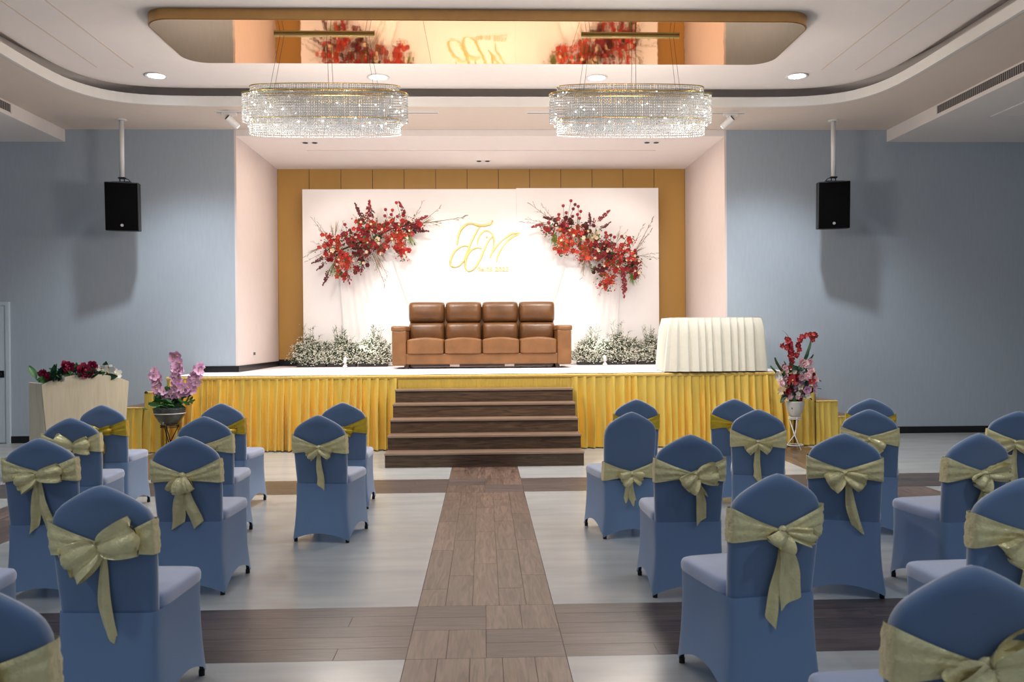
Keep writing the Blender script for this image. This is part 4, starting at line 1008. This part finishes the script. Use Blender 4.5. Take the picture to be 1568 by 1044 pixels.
def tail_mesh(L,Wd,ang,mat,seed):
    rnd=random.Random(seed); p1=rnd.uniform(0,6); cut=rnd.choice((-1,1))*.25
    def fn(u,v):
        t=2*u-1; s=v
        l=L*s*(1+cut*t*.35*s)
        w_=Wd*(.22+.78*min(1,s*1.6)**.8)
        x=sin(ang)*l+cos(ang)*w_*.5*t+.006*sin(s*6+p1); z=-cos(ang)*l
        y=-.018-.016*s*(1-s)*2-.007*sin(t*3.2+p1)*(.4+s)-.004*sin(s*9+p1)
        # follow the chair back, which comes forward going down
        return (x,y+ l*.115*cos(ang)*.85,z)
    return MB().grid(fn,8,14).mesh('bow_tail',mat)
KNOT=lambda mat: MB().ball((0,-.026,0),.022,10,8,1.05,.75,1.1).mesh('knot',mat)
KN={'sash':KNOT(M['sash']),'goldsash':KNOT(M['goldsash'])}
def chair(ax,ay,rz,label,loops,tails,mat='sash',dz=0,kx=0,seed=0,group=True):
    # (ax, ay): where the crown of the back stands
    off=Matrix.Rotation(RD(rz),3,'Z')@Vector((0,-.31,0))
    t=thing('banquet_chair',label,'chair',(ax-off.x,ay-off.y,0),RD(rz),'blue covered banquet chairs')
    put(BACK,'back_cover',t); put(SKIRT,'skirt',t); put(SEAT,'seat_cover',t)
    for lm in LEGS: put(lm,'leg',t)
    mm=M[mat]; s=put(band_mesh(dz,mm,seed),'sash',t)
    zk=.703+dz; ky=yb(zk)-.030
    K=Vector((kx,ky,zk))
    put(KN[mat],'knot',s,K)
    for i,(L,Wd,D,a) in enumerate(loops): put(loop_mesh(L*1.18,Wd*1.22,D*1.15,RD(a),mm,seed*7+i),'bow_loop',s,K)
    for i,(L,Wd,a) in enumerate(tails): put(tail_mesh(L,Wd,RD(a),mm,seed*5+i),'bow_tail',s,K+Vector((0,-.004*i,0)))
    return t
G='goldsash'
# left block, far to near
chair(-3.28,7.40,0,'blue chair with bright gold bow, leftmost in the far row before the lectern',[(.09,.07,.02,10),(.10,.08,.02,170)],[(.33,.055,-4),(.20,.05,6)],G,0,-.01,1)
chair(-2.28,7.45,-6,'blue chair with bright gold bow, second from left in the far row',[(.08,.07,.02,-10),(.09,.08,.02,190)],[(.32,.045,3)],G,0,.05,2)
chair(-1.226,7.40,0,'blue chair with bright gold bow, half hidden in the far row left of the aisle',[(.08,.07,.02,-15),(.09,.07,.02,200)],[(.34,.05,0)],G,0,.0,3)
chair(-2.98,6.22,3,'blue chair with round champagne bow, leftmost in the second row',[(.10,.11,.025,8),(.12,.12,.025,165)],[(.05,.03,0)],'sash',.02,.03,4)
chair(-2.03,6.22,0,'blue chair with small champagne rosette behind the left folded-fan bow chair',[(.06,.08,.02,-20),(.07,.09,.02,200)],[(.06,.04,0)],'sash',0,.02,5)
chair(-1.206,6.22,-10,'blue chair with single hanging champagne tail left of the aisle',[(.09,.075,.022,-25),(.085,.07,.022,215)],[(.29,.055,-1)],'sash',-.01,.01,6)
chair(-2.55,4.95,3,'blue chair with two long champagne tails near the left edge',[(.12,.09,.025,8),(.10,.10,.025,205)],[(.32,.055,-7),(.30,.05,8)],'sash',.02,.0,7)
chair(-1.735,4.98,-3,'blue chair with folded fan shaped champagne bow in the third row left',[(.085,.10,.03,-75),(.085,.10,.03,-105),(.08,.10,.03,-88)],[(.30,.075,-9),(.30,.075,14)],'sash',0,-.01,8)
chair(-1.485,3.335,-3,'nearest whole blue chair on the left with a large champagne bow',[(.135,.13,.035,18),(.12,.13,.035,212)],[(.38,.055,1)],'sash',.0,.01,9)
chair(-2.28,3.35,0,'blue chair cut by the left frame edge, only its seat showing',[(.12,.11,.03,10),(.12,.11,.03,190)],[(.3,.05,0)],'sash',0,0,10)
chair(-1.235,2.04,0,'nearest blue chair in the bottom left corner of the photo',[(.12,.11,.03,10),(.12,.11,.03,190)],[(.3,.05,0)],'sash',-.02,-.03,11)
# right block, far to near
chair(1.34,7.45,-4,'blue chair with bright gold bow, first right of the aisle in the far row',[(.08,.07,.02,-10),(.08,.07,.02,190)],[(.32,.05,0)],G,0,0,12)
chair(2.19,7.38,-14,'blue chair with bright gold bow, middle of the far row right of the aisle',[(.07,.09,.02,-60),(.07,.09,.02,230)],[(.32,.08,-2)],G,0,.02,13)
chair(3.36,7.28,-20,'blue chair with gold sash, rightmost in the far row by the wall',[(.08,.07,.02,-10),(.08,.07,.02,190)],[(.3,.05,0)],G,0,0,14)
chair(1.08,6.22,11,'blue chair with low tied champagne sash, first right of the aisle',[(.075,.09,.022,-22),(.08,.10,.022,205)],[(.27,.06,-9),(.28,.055,5)],'sash',-.235,0,15)
chair(2.06,6.33,-17,'blue chair with drooping champagne bow in the second row right',[(.09,.075,.022,-28),(.09,.08,.022,212)],[(.30,.055,-1),(.28,.05,-3)],'sash',-.02,0,16)
chair(2.87,6.24,-25,'blue chair with champagne bow behind the long slanting tail chair on the right',[(.10,.09,.022,-35),(.09,.08,.022,205)],[(.12,.04,0)],'sash',0,0,17)
chair(3.84,5.98,-22,'blue chair cut by the right frame edge in the second row',[(.10,.09,.022,-20),(.09,.08,.022,200)],[(.3,.05,0)],'sash',0,-.03,18)
chair(1.165,4.78,1,'blue chair with crumpled champagne bow in the third row right',[(.10,.11,.03,6),(.085,.10,.03,222)],[(.27,.06,8),(.13,.025,24)],'sash',.0,.03,19)
chair(2.045,4.76,-20,'blue chair with a long slanting champagne tail in the third row right',[(.10,.09,.028,-25),(.09,.10,.028,215)],[(.33,.06,12)],'sash',0,0,20)
chair(2.78,4.69,9,'blue chair with dark folded champagne bow near the right edge',[(.12,.09,.028,5),(.08,.10,.028,230)],[(.27,.06,-6),(.16,.05,8)],'sash',0,.02,21)
chair(1.186,3.41,12,'blue chair with two wide long champagne tails right of the aisle',[(.115,.06,.028,-14),(.06,.10,.028,235)],[(.38,.06,-5),(.31,.10,10)],'sash',0,.01,22)
chair(2.09,3.23,3,'blue chair with champagne bow cut by the right frame edge, behind the nearest one',[(.10,.09,.028,-10),(.10,.10,.028,222)],[(.33,.06,0)],'sash',0,0,23)
chair(1.185,2.03,3,'nearest blue chair in the bottom right corner of the photo',[(.16,.13,.035,8),(.10,.12,.035,222)],[(.34,.07,-3)],'sash',-.01,.02,24)
